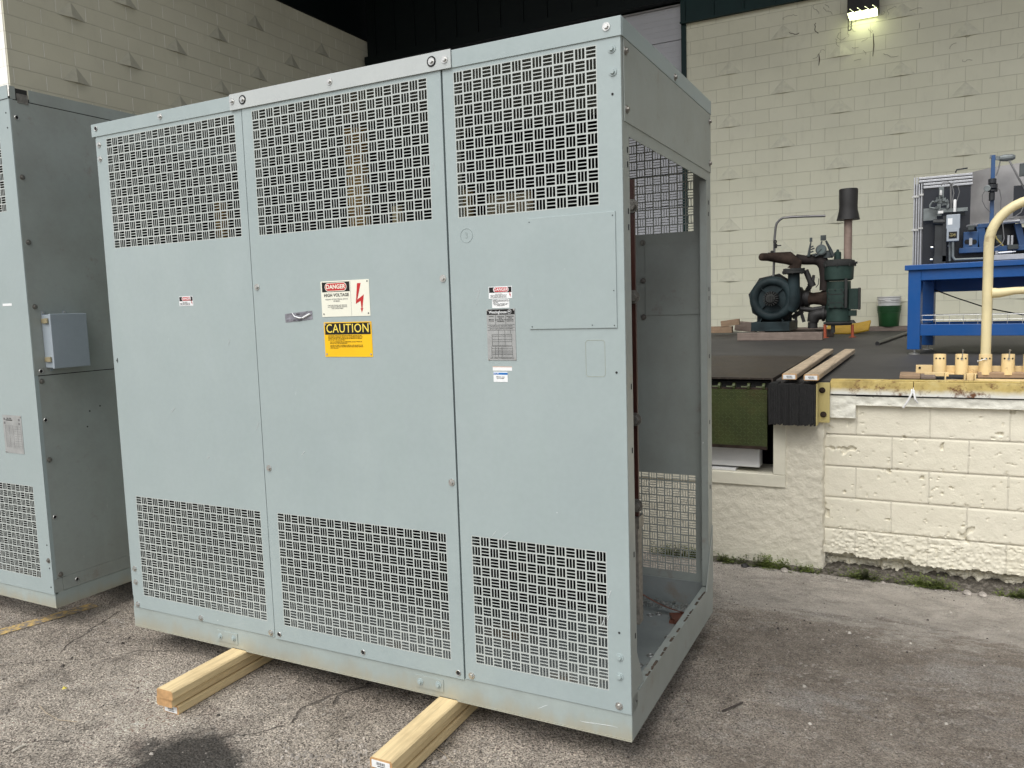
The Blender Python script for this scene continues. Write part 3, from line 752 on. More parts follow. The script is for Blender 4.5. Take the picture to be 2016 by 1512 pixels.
# ------------------------------------------------------------------ main cabinet
W, D, H = 2.480, 1.195, 2.331
cab = empty('electrical_cabinet', (-.8169, 2.3619, .114), .0068, 'large pale grey transformer cabinet with basket weave vents and open right end, on boards', 'electrical cabinet')
P1 = (-2.470, -1.580); P2 = (-1.575, -.6465); P3 = (-.6400, -.001)
YF = -.004; YB = -.002
defs = [(*P1, [(-2.402, -1.619, 1.776, 2.259, 21, 13, 1), (-2.396, -1.617, .158, .637, 21, 13, 1)]),
        (*P2, [(-1.524, -.703, 1.773, 2.258, 22, 13, 0), (-1.521, -.699, .155, .640, 22, 13, 1)]),
        (*P3, [(-.598, -.079, 1.770, 2.259, 14, 13, 0), (-.594, -.079, .163, .643, 14, 13, 1)])]
for k, (x0, x1, vs) in enumerate(defs):
    yo = -.002 if k == 1 else 0
    mb = panel(x0, x1, .0935 if k != 1 else .089, 2.275, vs, YF+yo, YB+yo, .022)
    mb.build('front_panel', [PAINT, WEB], cab, fix=False)
# dark joint backing posts behind the seams
mb = MB()
for x in (-1.5775, -.643): mb.box(x-.022, x+.022, .03, .07, .09, 2.27)
mb.box(-2.470, -2.42, .03, .05, .09, 2.27)
mb.build('mullion', PAINTD, cab)
# base frame
mb = MB()
mb.box(-W, -.0015, 0, .004, 0, .092); mb.box(-W, -.0015, 0.0045, .05, .088, .092)
mb.box(-W, 0, D-.004, D, 0, .140); mb.box(-W-.0, -W+.004, .0045, D-.0045, 0, .145)
mb.box(-W+.002, -.002, -.003, .03, -.004, -.0005)
mb.build('base_frame', PAINTB, cab)
mb = MB(); mb.box(-.0045, 0, .0045, D-.0045, 0, .145); mb.box(-.030, -.0048, .065, D-.07, .141, .1445); mb.build('side_sill', PAINTD, cab)
# rust-eaten upper edge of the sill
mb = MB(); rs = random.Random(5); y = .065; SILLR = simple('sill_rust', (.085, .062, .045), .9, 0, .5, 60)
while y < D-.08:
    L = rs.uniform(.01, .05)
    if rs.random() < .7: MB().box(-.006-.005*rs.random(), -.0005-.001*rs.random(), y, y+L*.8, .1446, .1456+.003*rs.random()).build('rusty_edge', SILLR, cab)
    y += L
m, nt, b = mat_new('floor_pan_paint'); g = NG(nt); v = g.coord()
base = g.ramp(g.noise(v, 3, 6, .65), [(.3, (.20, .225, .22)), (.7, (.31, .34, .335))]); r_ = g.ramp(g.noise(v, 3, 5, .6), [(.55, 0), (.68, 1)])
g.l(g.mix(g.math('MULTIPLY', r_, .8), base, (.20, .115, .04)), b.inputs['Base Color']); b.inputs['Roughness'].default_value = .5
PAN = m
mb = MB(); mb.box(-W+.005, -.005, .0045, D-.0045, .012, .018); mb.box(-W+.006, -.032, D-.012, D-.0045, .0185, .139); mb.build('floor_pan', PAN, cab)
# cap and splice sleeve
mb = MB(); mb.box(-W-.012, -1.6325, -.008, 0, 2.2745, 2.330); mb.box(-.5995, .003, -.008, 0, 2.2725, 2.331); mb.box(-1.6, -.63, -.0075, -.001, 2.276, 2.33)
mb.box(.0005, .0045, .0005, D+.004, 2.2735, 2.3305); mb.box(-W-.012, -W-.008, .0005, D, 2.2735, 2.3305); mb.box(-W, 0, D, D+.004, 2.2735, 2.3305)
mb.build('top_rail', PAINT, cab, bevel=.001)
mb = MB(); mb.box(-1.632, -.600, -.0125, -.0085, 2.2725, 2.3345); mb.build('splice_plate', GALV, cab, bevel=.0008)
mb = MB(); mb.box(-W+.001, -.001, .001, D-.001, 2.322, 2.326); mb.build('roof_sheet', PAINTD, cab)
mb = MB(); c = Vector((-1.065, .03, 2.33)); mb.torus(c, (0, 1, 0), .055, .004, 20, 6, 0, math.pi, ref=(1, 0, 0))
for i in range(len(mb.v)): v_ = mb.v[i]; mb.v[i] = (v_[0], v_[1], 2.33+(v_[2]-2.33)*.35)
mb.build('lifting_loop', WHITEP, cab, smooth=True)
# right end: corner posts, top panel
mb = MB(); mb.box(-.0025, .0, .001, .061, .094, 2.2725); mb.box(-.0025-.03, -.003, .058, .061, .15, 1.98); mb.build('corner_post', PAINTD, cab)
mb = MB(); mb.box(-.0025, .0, 1.118, D, .1455, 2.2725); mb.box(-.03, -.003, 1.118, 1.121, .15, 1.98); mb.build('corner_post', PAINTD, cab)
for z in (1.93, 1.885, 1.74, 1.69, 1.18, .97, .62, .34): MB().box(.0003, .0010, .040, .048, z, z+.018).build('post_slot', HOLE, cab)
for z in (1.88, 1.83, 1.5, 1.46, 1.2, .9, .6): MB().box(.0003, .0010, 1.150, 1.158, z, z+.018).build('post_slot', HOLE, cab)
mb = MB(); mb.box(.0005, .0035, .014, D-.004, 2.0215, 2.2715); mb.box(-.0025, .0003, .0615, 1.1175, 1.982, 2.2720); mb.build('end_panel', PAINTD, cab, bevel=.0008)
mb = MB(); mb.prism([(.0012, 1.05, .146), (.0012, 1.19, .146), (.0012, 1.19, .42)], (.003, 0, 0)); mb.build('gusset', PAINTD, cab)
mb = MB(); mb.prism([(-.004, .0615, .146), (-.004, .0615, .30), (-.004, .14, .146)], (-.003, 0, 0)); mb.build('gusset', PAINTD, cab)
# left end (closed) and back panels
mb = MB(); mb.box(-W, -W+.003, 0.001, D-.001, .1455, 2.272); mb.build('end_panel', PAINT, cab)
for (x0, x1, a0, a1, nc, par) in ((-2.47, -1.58, -2.40, -1.618, 21, 0), (-1.575, -.645, -1.52, -.70, 22, 1), (-.640, -.003, -.600, -.073, 14, 0)):
    mb = panel(x0, x1, .139, 2.272, [(a0, a1, 1.771, 2.256, nc, 13, par), (a0, a1, .176, .651, nc, 13, par)], D-.003, D-.006)
    mb.build('back_panel', [PAINTD, PAINTD], cab, fix=False)
mb = MB(); mb.box(-.303, -.035, D-.0095, D-.0065, 1.398, 1.722); mb.build('cover_plate', PAINTD, cab, bevel=.0008)
for q in ((1385,472),(1384,549),(1384,623),(1262,480),(1263,553),(1264,624),(1387,1085),(1387,1108)):
    pass
for (x, z) in ((-.030, 1.735), (-.030, 1.56), (-.030, 1.39), (-.312, 1.735), (-.312, 1.56), (-.312, 1.39), (-.035, .30), (-.035, .25)):
    bolt(cab, (x, D-.0097, z), (0, -1, 0), 'dull')
# inside: red board, core, coils, bus bars
mb = MB(); mb.box(-.150, -.048, .250, .262, .70, 1.88); mb.build('insulating_board', REDBOARD, cab)
mb = MB(); mb.box(-2.40, -.155, .300, .306, .30, 1.74); mb.build('blackout_board', CORE, cab)  # these black boards are added only to keep the view through the vents dark
mb = MB(); mb.box(-2.40, -.42, 1.00, 1.006, 1.60, 2.30); mb.build('blackout_board', CORE, cab)  # added to block the bright door seen through the back vents
mb = MB(); mb.box(-2.47, -2.464, .02, 1.17, .16, 2.27); mb.build('blackout_board', CORE, cab)
for z in (1.79, 1.48, 1.05, .74): mb = MB(); mb.cyl((-.056, .250, z), (-.056, .232, z), .016, .016, 6); mb.cyl((-.056, .250, z), (-.056, .246, z), .024, .024, 14); mb.build('board_bolt', DKSTEEL, cab)
mb = MB(); mb.box(-.075, -.046, .245, .30, .655, .698); mb.box(-.07, -.05, .246, .29, .30, .654); mb.build('board_bracket', DKSTEEL, cab)
mb = MB(); mb.box(-2.15, -.50, .42, .80, .20, .42); mb.box(-2.15, -.50, .42, .80, 1.50, 1.72)
for x in (-2.0, -1.45, -.90): mb.box(x-.12, x+.12, .45, .77, .42, 1.50)
mb.build('iron_core', CORE, cab)
for x in (-1.95, -1.38, -.81): mb = MB(); mb.lathe((x, .61, .46), (0,0,1), [(0, .25), (0, .265), (1.0, .265), (1.0, .25)], 28); mb.build('coil', CORE, cab, smooth=True)
for (x, y, z0, z1, w_, mt) in ((-1.50, .6, 1.55, 2.27, .085, VARN), (-1.07, .6, 1.5, 2.2, .03, RUST), (-1.285, .6, 1.5, 1.93, .035, simple('pale_insulator', (.85, .72, .42), .5)), (-2.385, .6, 1.2, 2.02, .05, VARN), (-1.10, .9, 1.4, 2.02, .07, simple('tan_insulator', (.60, .48, .24), .6)), (-.86, .9, 1.85, 1.98, .22, simple('tan_board', (.62, .54, .36), .6))):
    mb = MB(); mb.box(x-w_/2, x+w_/2, y, y+.03, z0, z1)
    if mt is VARN:
        zz = z0
        while zz < z1: mb.box(x-w_/2-.006, x+w_/2+.006, y-.006, y+.036, zz, zz+.03); zz += .045
    mb.build('bus_bar', mt, cab)
# loose copper strap lying in the base
pts = []
for i in range(13):
    t = i/12; p = Vector((-.48, 1.10, .17))*(1-t)+Vector((-.045, 1.04, .045))*t; p.z -= .02*math.sin(t*math.pi)+.03*math.sin(t*3.0)*t; pts.append(p)
mb = MB()
for i in range(12):
    a, c = pts[i], pts[i+1]; mb.prism([a, a+Vector((0, -.032, .012)), c+Vector((0, -.032, .012)), c], (0, 0, -.003))
o = mb.build('copper_strap', COPPER, None); o.parent = None; o.matrix_world = Matrix.Translation((-.8169, 2.3619, .114)) @ Matrix.Rotation(.0068, 4, 'Z')
tag(o, 'bent brown copper strap lying loose across the open cabinet floor', 'metal strap')
def loose(name, mb, mat, loc, rz, label, cat, group=None, **k):
    o = mb.build(name, mat, None, **k); o.location = Vector((-.8169, 2.3619, .114))+Vector(loc); o.rotation_euler = (0, 0, rz); return tag(o, label, cat, group)
mb = MB(); mb.box(-.035, .035, -.035, .035, 0, .012); mb.box(-.03, .03, -.06, -.036, .004, .014)
loose('copper_block', mb, COPPER, (-.115, .99, .031), .5, 'upper of two brown copper blocks on the cabinet floor by the sill', 'metal block', 'copper blocks in the cabinet')
mb = MB(); mb.box(-.032, .032, -.038, .038, 0, .012)
loose('copper_block', mb, COPPER, (-.118, .985, .0185), .1, 'lower of two brown copper blocks on the cabinet floor by the sill', 'metal block', 'copper blocks in the cabinet')
rs = random.Random(11)
for k, (x, y) in enumerate(((-.10, .52), (-.125, .60), (-.10, .68), (-.14, .50), (-.25, 1.0), (-.22, 1.03), (-.11, .80))):
    mb = MB(); mb.torus((0, 0, 0), (0, 0, 1), .013, .0035, 16, 6)
    for i in range(len(mb.v)): v_ = mb.v[i]; mb.v[i] = (v_[0], v_[1], v_[2]*.5+.0018)
    loose('washer', mb, STEEL, (x, y, .0182), 0, 'flat steel washer lying loose on the grey cabinet floor', 'washer', 'loose washers on the cabinet floor', smooth=True)
mb = MB()
for k in range(40):
    p = Vector((rs.uniform(-.34, -.10), rs.uniform(1.10, 1.17), rs.uniform(.020, .032))); mb.obox(p, (rs.random(), rs.random(), .2), (-.3, .8, .1), (0, 0, 1), .008, .005, .003)
o = loose('metal_scrap', mb, STEEL, (0, 0, 0), 0, 'loose bolts and scrap along the back of the cabinet floor', 'scrap'); o['kind'] = 'stuff'
# bolts on the front
N = (0, -1, 0)
for (x, z) in ((-2.459,2.309),): bolt(cab, (x, -.0082, z), N, 'hole')
for (x, z) in ((-2.041,2.306),(-.044,2.305)): bolt(cab, (x, -.0082, z), N)
for (x, z) in ((-1.618,2.307),(-1.123,2.307),(-.624,2.303)): bolt(cab, (x, -.0127, z), N)
for x in (-1.561, -.677):
    mb = MB(); mb.torus((x, -.0128, 2.305), N, .0155, .0028, 20, 6); mb.build('slot_ring', BLACK, cab, smooth=True); bolt(cab, (x, -.0127, 2.305), N)
for (x, z) in ((-2.468,2.239),(-2.465,2.177),(-2.444,.282),(-2.444,.217),(-2.443,.108),(-2.021,.107),(-1.600,.109),(-1.553,1.57),(-1.549,.826),(-.669,1.566),(-.666,.833),(-.614,.111),(-.044,.116)):
    x = max(x, -2.452); bolt(cab, (x, -.0062 if -1.57 < x < -.65 else -.0042, z), N)
for (x, z) in ((-.029,2.238),(-.027,2.169),(-.039,.287),(-.040,.220)): bolt(cab, (x, -.0042, z), N, 'painted')
for (x, z) in ((-1.551,.111),(-1.110,.112),(-.670,.112)): bolt(cab, (x, -.0062, z), N, 'hole')
for (x, z) in ((-.029,2.103),(-.039,.372),(-.032,1.239)): bolt(cab, (x, -.0042, z), N, 'pin')
for x0 in (-1.907, -.845):
    mb = MB(); mb.box(x0-.022, x0+.104, -.003, -.0001, .018, .068); bk = mb.build('base_plate', PAINTB, cab, bevel=.0006)
    bolt(cab, (x0, -.0032, .042), N, 'painted'); bolt(cab, (x0+.082, -.0032, .045), N, 'painted')
for (y, z) in ((.030, 2.235), (.034, 2.06), (1.17, 2.24), (1.17, 2.06), ): bolt(cab, (.0037, y, z), (1, 0, 0), 'dull')
bolt(cab, (.0047, .60, 2.292), (1, 0, 0), 'dull')
bolt(cab, (.0047, .035, .125), (1, 0, 0), 'pin')
# covers, signs
mb = MB(); mb.box(-.334, -.0265, -.0075, -.0043, 1.382, 1.747); mb.build('access_cover', PAINT, cab, bevel=.0006)
for (x, z) in ((-.325, 1.39), (-.035, 1.39), (-.035, 1.735), (-.325, 1.735), (-.035, 1.5), (-.11, 1.392)): bolt(cab, (x, -.0076, z), N, 'pin').scale = (.45, 1, .45)
def plate(name, x0, x1, z0, z1, mat, y=-.0062, t=.0012, parent=cab):
    mb = MB(); mb.box(x0, x1, y-t, y, z0, z1); return mb.build(name, mat, parent)
y2 = -.0062
s = plate('danger_sign', -1.222, -.992, 1.442, 1.578, CREAM)
plate('header_band', -1.216, -1.083, 1.5365, 1.5735, BLACK, y2-.0013, .0003, s)
def oval(cx, cz, hx, hz, y, mat, name, parent):
    pts = []
    for k in range(28):
        a = 2*math.pi*k/28; c_, s_ = math.cos(a), math.sin(a); r = hz
        pts.append((cx+(hx-r)*(1 if c_ > 0 else -1)+r*c_, y, cz+r*s_))
    mb = MB(); mb.prism(pts, (0, -.0002, 0)); return mb.build(name, mat, parent)
oval(-1.1495, 1.555, .0525, .0165, y2-.0017, CREAM, 'oval_rim', s)
oval(-1.1495, 1.555, .0500, .0140, y2-.0020, RED, 'oval', s)
yt_ = y2-.0026
text_mesh('DANGER', .0225, 'lettering', CREAM, s, (-1.1495, yt_, 1.555), bold=.0006, sx=1.02)
text_mesh('HIGH VOLTAGE', .0165, 'lettering', BLACK, s, (-1.1480, yt_+.001, 1.5235), bold=.0004, sx=.98, space=1.05)
text_mesh('HAZARD OF ELECTRICAL SHOCK\nOR BURN', .0072, 'lettering', INK, s, (-1.148, yt_+.001, 1.5045))
text_mesh('TURN OFF POWER AND GROUND\nALL TERMINALS BEFORE OPENING\nTHIS COMPARTMENT', .0060, 'lettering', INK, s, (-1.146, yt_+.001, 1.4790))
plate('divider_line', -1.0795, -1.0788, 1.443, 1.577, INK, y2-.0013, .0003, s)
def bolt_mark(cx, cz, sc, y, parent, mat=RED, name='voltage_arrow'):
    P = [(-.020,.055),(.000,.055),(-.0185,-.0085),(.016,.011),(.004,-.042),(.009,-.040),(.001,-.057),(-.005,-.041),(-.001,-.042),(-.001,-.010),(-.030,-.023),(-.022,-.0)]
    P = [(-.016,.055),(.001,.055),(-.018,-.006),(.013,.012),(.004,-.040),(.0075,-.038),(.0005,-.056),(-.0045,-.038),(-.0010,-.040),(-.0035,-.011),(-.026,-.022)]
    mb = MB(); mb.prism([(cx+a*sc, y, cz+b_*sc) for a, b_ in P], (0, -.0003, 0)); return mb.build(name, mat, parent)
bolt_mark(-1.031, 1.510, 1.0, y2-.0014, s)
for (x, z) in ((-1.213, 1.572), (-1.000, 1.571), (-1.213, 1.453), (-1.000, 1.452)): bolt(s, (x, y2-.0014, z), N, 'pin').scale = (.7, 1, .7)
s = plate('caution_sign', -1.217, -.990, 1.288, 1.421, YELLOWS)
plate('header_band', -1.212, -.995, 1.3735, 1.4175, BLACK, y2-.0013, .0003, s)
text_mesh('CAUTION', .047, 'lettering', YELLOWT, s, (-1.1035, yt_+.0008, 1.3955), bold=.0002, sx=.93, space=1.06)
text_mesh('THIS POWER APPARATUS CONTAINS INTERNAL ELECTRICAL AND\nMECHANICAL EQUIPMENT WHICH CAN CAUSE SERIOUS INJURY OR\nDAMAGE AND MAY NOT BE INSTALLED OR SERVICED BY PERSONS\nNOT IN THE TYPE OF EQUIPMENT', .0054, 'lettering', BLACK, s, (-1.199, yt_+.001, 1.3605), align='LEFT')
text_mesh('ONLY AUTHORIZED SKILLED PERSONNEL SHOULD WORK ON\nOR USE THIS TYPE OF EQUIPMENT', .0054, 'lettering', BLACK, s, (-1.190, yt_+.001, 1.3425), align='LEFT')
text_mesh('DO NOT ATTEMPT TO OPERATE, INSTALL, USE OR SERVICE THE\nPRODUCT WITHOUT READING INSTRUCTIONS BEING SUPPLIED\nWITH THE UNIT', .0054, 'lettering', BLACK, s, (-1.190, yt_+.001, 1.3265), align='LEFT')
for (x, z) in ((-1.209, 1.413), (-.998, 1.413), (-1.209, 1.298), (-.998, 1.298)): bolt(s, (x, y2-.0016, z), N, 'zinc').scale = (.3, .3, .3)
# duct tape patch with scribble
mb = MB(); rs = random.Random(2); nx_, nz_n = 16, 6; ids = {}
for j in range(nz_n+1):
    for i in range(nx_+1):
        x = -1.412+.140*i/nx_; z = 1.428+.034*j/nz_n+.010*i/nx_-.004
        ids[i, j] = mb.vert((x, -.0066-.0022*abs(noise.noise(Vector((i*.8, j*.7, 1)))), z))
for j in range(nz_n):
    for i in range(nx_): mb.face((ids[i,j], ids[i+1,j], ids[i+1,j+1], ids[i,j+1]))
tp = mb.build('tape_patch', GREYTAPE, cab)
mb = MB(); mb.tube([(-1.372, -.0105, 1.462), (-1.360, -.011, 1.448), (-1.335, -.0115, 1.441), (-1.322, -.011, 1.441)], [.001, .002, .003, .0015], 6); mb.tube([(-1.318, -.011, 1.441), (-1.280, -.011, 1.456)], .0035, 6); mb.build('paint_smear', WHITE, tp, smooth=True)
mb = MB()
for (cx, cz, n_) in ((-1.352, 1.4555, 3), (-1.368, 1.432, 2), (-1.35, 1.4325, 4)):
    for k in range(n_):
        x = cx+k*.007; mb.tube([(x, -.0100, cz-.004), (x+.003, -.0102, cz+.004), (x+.005, -.0100, cz-.003)], .0006, 4)
mb.build('scribble', BLACK, tp)
# small labels on the right panel
y3 = -.0042; yt3 = y3-.0014
def danger_small(x0, x1, z0, z1, ov=True):
    w_ = x1-x0; h_ = z1-z0
    s = plate('danger_label', x0, x1, z0, z1, WHITE, y3, .0006)
    plate('header_band', x0+.002, x1-.002, z1-h_*.50, z1-.002, BLACK, y3-.0007, .0002, s)
    cx = x0+w_*.53; cz = z1-h_*.26
    oval(cx, cz, w_*.33, h_*.215, y3-.0010, WHITE, 'oval_rim', s); oval(cx, cz, w_*.31, h_*.185, y3-.0013, RED, 'oval', s)
    text_mesh('DANGER', h_*.33, 'lettering', WHITE, s, (cx, y3-.0018, cz), bold=.0002)
    text_mesh('HIGH VOLTAGE\nHAZARD OF ELECTRICAL SHOCK OR\nBURN. TURN OFF AND LOCK OUT\nTHIS EQUIPMENT BEFORE SERVICING', h_*.092, 'lettering', INK, s, (x0+w_*.42, y3-.0010, z0+h_*.24))
    bolt_mark(x1-w_*.075, z0+h_*.33, h_*3.9, y3-.0010, s)
danger_small(-.488, -.398, 1.488, 1.529)
danger_small(-2.010, -1.926, 1.506, 1.547)
s = plate('warning_label', -.476, -.410, 1.4560, 1.4860, WHITE, y3, .0006)
text_mesh('SAFETY\nTESTED', .0062, 'lettering', BLACK, s, (-.463, yt3, 1.4795)); text_mesh('INSPECTED EQUIPMENT\nTRANSFORMER ENCLOSURE', .0036, 'lettering', INK, s, (-.432, yt3, 1.4810))
text_mesh('PRIMARY VOLTS   SECONDARY VOLTS\nSERIAL NUMBER   RATED POWER\nTEMPERATURE RISE', .0034, 'lettering', INK, s, (-.443, yt3, 1.4675))
# nameplate
s = plate('nameplate', -.499, -.389, 1.277, 1.4530, SILVER, y3, .0014)
yn = y3-.0015
plate('header_band', -.4975, -.3905, 1.4335, 1.4515, BLACK, yn, .0002, s)
text_mesh('Westinghouse', .0135, 'lettering', WHITE, s, (-.4545, yn-.0008, 1.4420), bold=.0002, sx=.88)
mb = MB(); mb.torus((-.4100, yn-.0004, 1.4425), N, .0070, .0006, 22, 5); mb.build('emblem', WHITE, s)
text_mesh('W', .0085, 'emblem', WHITE, s, (-.4100, yn-.0008, 1.4430), bold=.0002)
mb = MB(); L_ = .0004
def hl(x0, x1, z): mb.box(x0, x1, yn-.0003, yn, z-L_, z+L_)
def vl(x, z0, z1): mb.box(x-L_, x+L_, yn-.0003, yn, z0, z1)
for z in (1.3985, 1.3895, 1.3800): hl(-.496, -.392, z)
for x in (-.455, -.430, -.408): vl(x, 1.368, 1.3795)
for z in (1.3655, 1.3600, 1.3480, 1.3410, 1.3280): hl(-.480, -.404, z)
for x in (-.480, -.455, -.430, -.404): vl(x, 1.3280, 1.3655)
for z in (1.3245, 1.3180, 1.3120, 1.3070, 1.3030, 1.2990, 1.2960, 1.2880): hl(-.483, -.402, z)
for x in (-.483, -.468, -.457, -.443, -.402): vl(x, 1.2880, 1.3245)
vl(-.464, 1.400, 1.432); vl(-.425, 1.400, 1.432)
mb.build('printed_table', BLACK, s)
for (x, z, t) in ((-.4805, 1.4200, 'CLASS AA\n\nSERIAL NO.\nSTYLE NO.'), (-.4445, 1.4180, 'THREE PHASE\n60 HZ\nVENTILATED DRY TYPE\nTRANSFORMER'), (-.4080, 1.4190, 'INSTRUCTION\nLEAFLET\nDATE OF MFR\nMADE IN USA')):
    text_mesh(t, .0042, 'lettering', BLACK, s, (x, yn-.0006, z), line=1.25)
text_mesh('KVA CONTINUOUS RATING   TEMPERATURE RISE   IMPEDANCE', .0031, 'lettering', BLACK, s, (-.444, yn-.0006, 1.3945))
text_mesh('HIGH VOLTAGE WINDING CONNECTIONS AND TAP CHANGES', .0031, 'lettering', BLACK, s, (-.444, yn-.0006, 1.3850))
text_mesh('CAUTION   DE-ENERGIZE THE TRANSFORMER BEFORE CHANGING TAPS', .0028, 'lettering', BLACK, s, (-.444, yn-.0006, 1.2845))
for (x, z) in ((-.4955, 1.4490), (-.3925, 1.4490), (-.4955, 1.2805), (-.3925, 1.2805)): bolt(s, (x, yn, z), N, 'zinc').scale = (.25, .3, .25)
s = plate('sticker', -.482, -.407, 1.2410, 1.2545, WHITE, y3, .0005); plate('sticker_edge', -.482, -.407, 1.2530, 1.2550, simple('faded_orange', (.72, .42, .30), .5), y3-.0006, .0002, s)
s = plate('sticker', -.480, -.425, 1.2020, 1.2370, WHITE, y3, .0005); plate('header_band', -.480, -.425, 1.2270, 1.2340, BLUEP, y3-.0006, .0002, s)
text_mesh('EATON', .0062, 'lettering', WHITE, s, (-.470, y3-.0012, 1.2303)); text_mesh('SERVICE   CALL\nREF NUMBER', .0050, 'lettering', INK, s, (-.453, y3-.001, 1.2170))
# pencil marks
text_mesh('4', .034, 'ink_mark', BLACK, cab, (-2.448, -.0046, 1.268), sx=.8)
text_mesh('3', .030, 'pencil_mark', PENCIL, cab, (-.568, -.0046, 1.708), sx=.8)
mb = MB(); mb.torus((-.568, -.0045, 1.708), N, .024, .0006, 24, 4); mb.build('pencil_mark', PENCIL, cab)
mb = MB(); P = [(-.132,1.225),(-.075,1.225),(-.070,1.232),(-.070,1.335),(-.076,1.343),(-.130,1.343),(-.136,1.336),(-.136,1.232),(-.132,1.225)]
mb.tube([(x, -.0044, z) for x, z in P], .0006, 4, False); mb.build('glue_outline', simple('old_glue', (.37, .39, .30), .6), cab)
# scratches and scuffs on the front
SCRM = simple('scratch_white', (.66, .70, .70), .6)
SC = [(-.46, .655, .06, .5), (-.50, .66, .04, .6), (-.07, .50, .02, 1), (-.095, .40, .022, 1), (-.075, .42, .012, .9), (-1.36, .9, .02, .2), (-.53, 1.5, .05, 1.2), (-.10, .035, .10, -.1), (-.16, .03, .06, -.2), (-.33, .05, .04, .2), (-1.60, 1.0, .03, .9), (-1.9, .85, .02, .1), (-2.1, 1.05, .03, .3), (-1.73, 1.35, .02, .9), (-.69, 1.95, .035, 1.3)]
for (x, z, L, a) in SC:
    w_ = .0006 if L > .03 else .0012
    y_ = -.0063 if -1.57 < x < -.65 else -.0043
    if z < .09: y_ = -.0004
    pts = [(x+L*t*math.cos(a), y_, z+L*t*math.sin(a)+.006*math.sin(t*3)) for t in (-.5, -.25, 0, .25, .5)]
    mb = MB(); mb.tube(pts, [w_*.4, w_, w_*1.3, w_, w_*.4], 4); mb.build('scratch', SCRM, cab)
# ------------------------------------------------------------------ left cabinet
c2 = empty('electrical_cabinet', (-3.867, 2.320, .114), .0, 'grey steel cabinet at the left edge with a small latched box on its shaded side', 'electrical cabinet')
H2 = 2.585; W2 = 2.6; D2 = 1.25
mb = panel(-.93, -.0, .072, H2-.062, [(-.93+.004, -.098, .147, .628, 22, 13, 1), (-.93+.004, -.098, 2.0, 2.482, 22, 13, 1)], -.004, -.002, .02); mb.build('front_panel', [PAINT, WEB], c2, fix=False)
mb = panel(-1.87, -.935, .072, H2-.062, [(-1.80, -1.0, .147, .628, 22, 13, 1), (-1.80, -1.0, 2.0, 2.482, 22, 13, 1)], -.004, -.002, .02); mb.build('front_panel', [PAINT, WEB], c2, fix=False)
mb = MB(); mb.box(-W2, -1.875, -.004, -.002, .072, H2-.062); mb.build('front_panel', PAINT, c2)
mb = MB(); mb.box(-W2, 0, 0, .004, 0, .0715); mb.box(-.004, -.0, .0045, D2, 0, .079); mb.build('base_frame', PAINTB, c2)
mb = MB(); mb.box(-W2, .0, -.0075, -.0045, H2-.060, H2); mb.build('top_rail', PAINT, c2)
mb = MB(); mb.box(-.003, .0, .095, D2, H2-.060, H2-.002); mb.box(-.003, 0, .0045, .03, H2-.06, H2); mb.build('top_rail', PAINTD, c2)
mb = MB(); mb.box(-.05, -.01, .031, .094, H2-.062, H2-.004); mb.build('cap_gap', DARKI, c2)
mb = MB(); mb.box(-.004, .004, .036, .088, H2-.075, H2-.03); mb.build('bent_tab', DKSTEEL, c2)
mb = MB(); mb.box(-.0045, -.0005, 0.0, D2, .1505, 1.188); mb.build('side_panel', PAINTD, c2)
mb = MB(); mb.box(-.003, .0015, 0.0, D2, 1.192, H2-.0645); mb.build('side_panel', PAINTD, c2)
mb = MB(); mb.box(-.003, .0006, .0, .044, .0795, .149); mb.box(-.003, .0012, .046, D2, .081, .1495); mb.build('side_strip', PAINTD, c2)
mb = MB(); mb.box(-W2, -.01, .01, D2, 2.52, 2.54); mb.box(-W2, -.02, D2-.01, D2, .07, 2.5); mb.box(-W2, -.02, .3, .32, .02, 2.5); mb.build('inner_body', CORE, c2)
for (y, z, k) in ((.026, 2.44, 'hole'), (.027, 2.158, 'dull'), (.028, 1.846, 'dull'), (.030, 1.532, 'dull'), (.031, 1.212, 'hole'), (.032, 1.161, 'dull'), (.033, .966, 'hole'), (.034, .764, 'dull'), (.035, .468, 'hole'), (.037, .167, 'dull'), (.12, .115, 'hole'), (.25, .9, 'pin'), (.27, .98, 'pin'), (.33, 1.0, 'pin')):
    bolt(c2, (.0017 if z > 1.19 or z < .15 else -.0003, y, z), (1, 0, 0), k)
for (x, z, k) in ((-.030, 2.46, 'pin'), (-.028, 2.39, 'pin'), (-.024, .33, 'pin'), (-.022, .25, 'dull'), (-.020, .21, 'pin'), (-.022, .11, 'pin')): bolt(c2, (x, -.0042, z), N, k)
# nameplate of the left cabinet
s = plate('nameplate', -.300, -.140, .791, .988, SILVER, -.0042, .0014, c2)
mb = MB(); yn = -.0057
rs = random.Random(4); z = .955
for (x, zz) in ((-.285, .967), (-.285, .947), (-.160, .965), (-.160, .945)): mb.box(x-.007, x+.007, yn-.0003, yn, zz-.006, zz+.006)
for k in range(19):
    z = .935-k*.0062; hl(-.282, -.215, z); 
    if k % 2: hl(-.208, -.150, z)
for x in (-.282, -.248, -.215, -.180, -.150): vl(x, .82, .935)
mb.build('printed_table', INK, s)
text_mesh('DRY TYPE\nTRANSFORMER', .0085, 'lettering', BLACK, s, (-.245, yn-.0006, .966))
for (x, z) in ((-.293, .797), (-.147, .981)): bolt(s, (x, yn, z), N, 'zinc').scale = (.4, .4, .4)
s = plate('tag_strip', -.205, -.128, 1.541, 1.553, WHITE, -.0042, .001, c2)
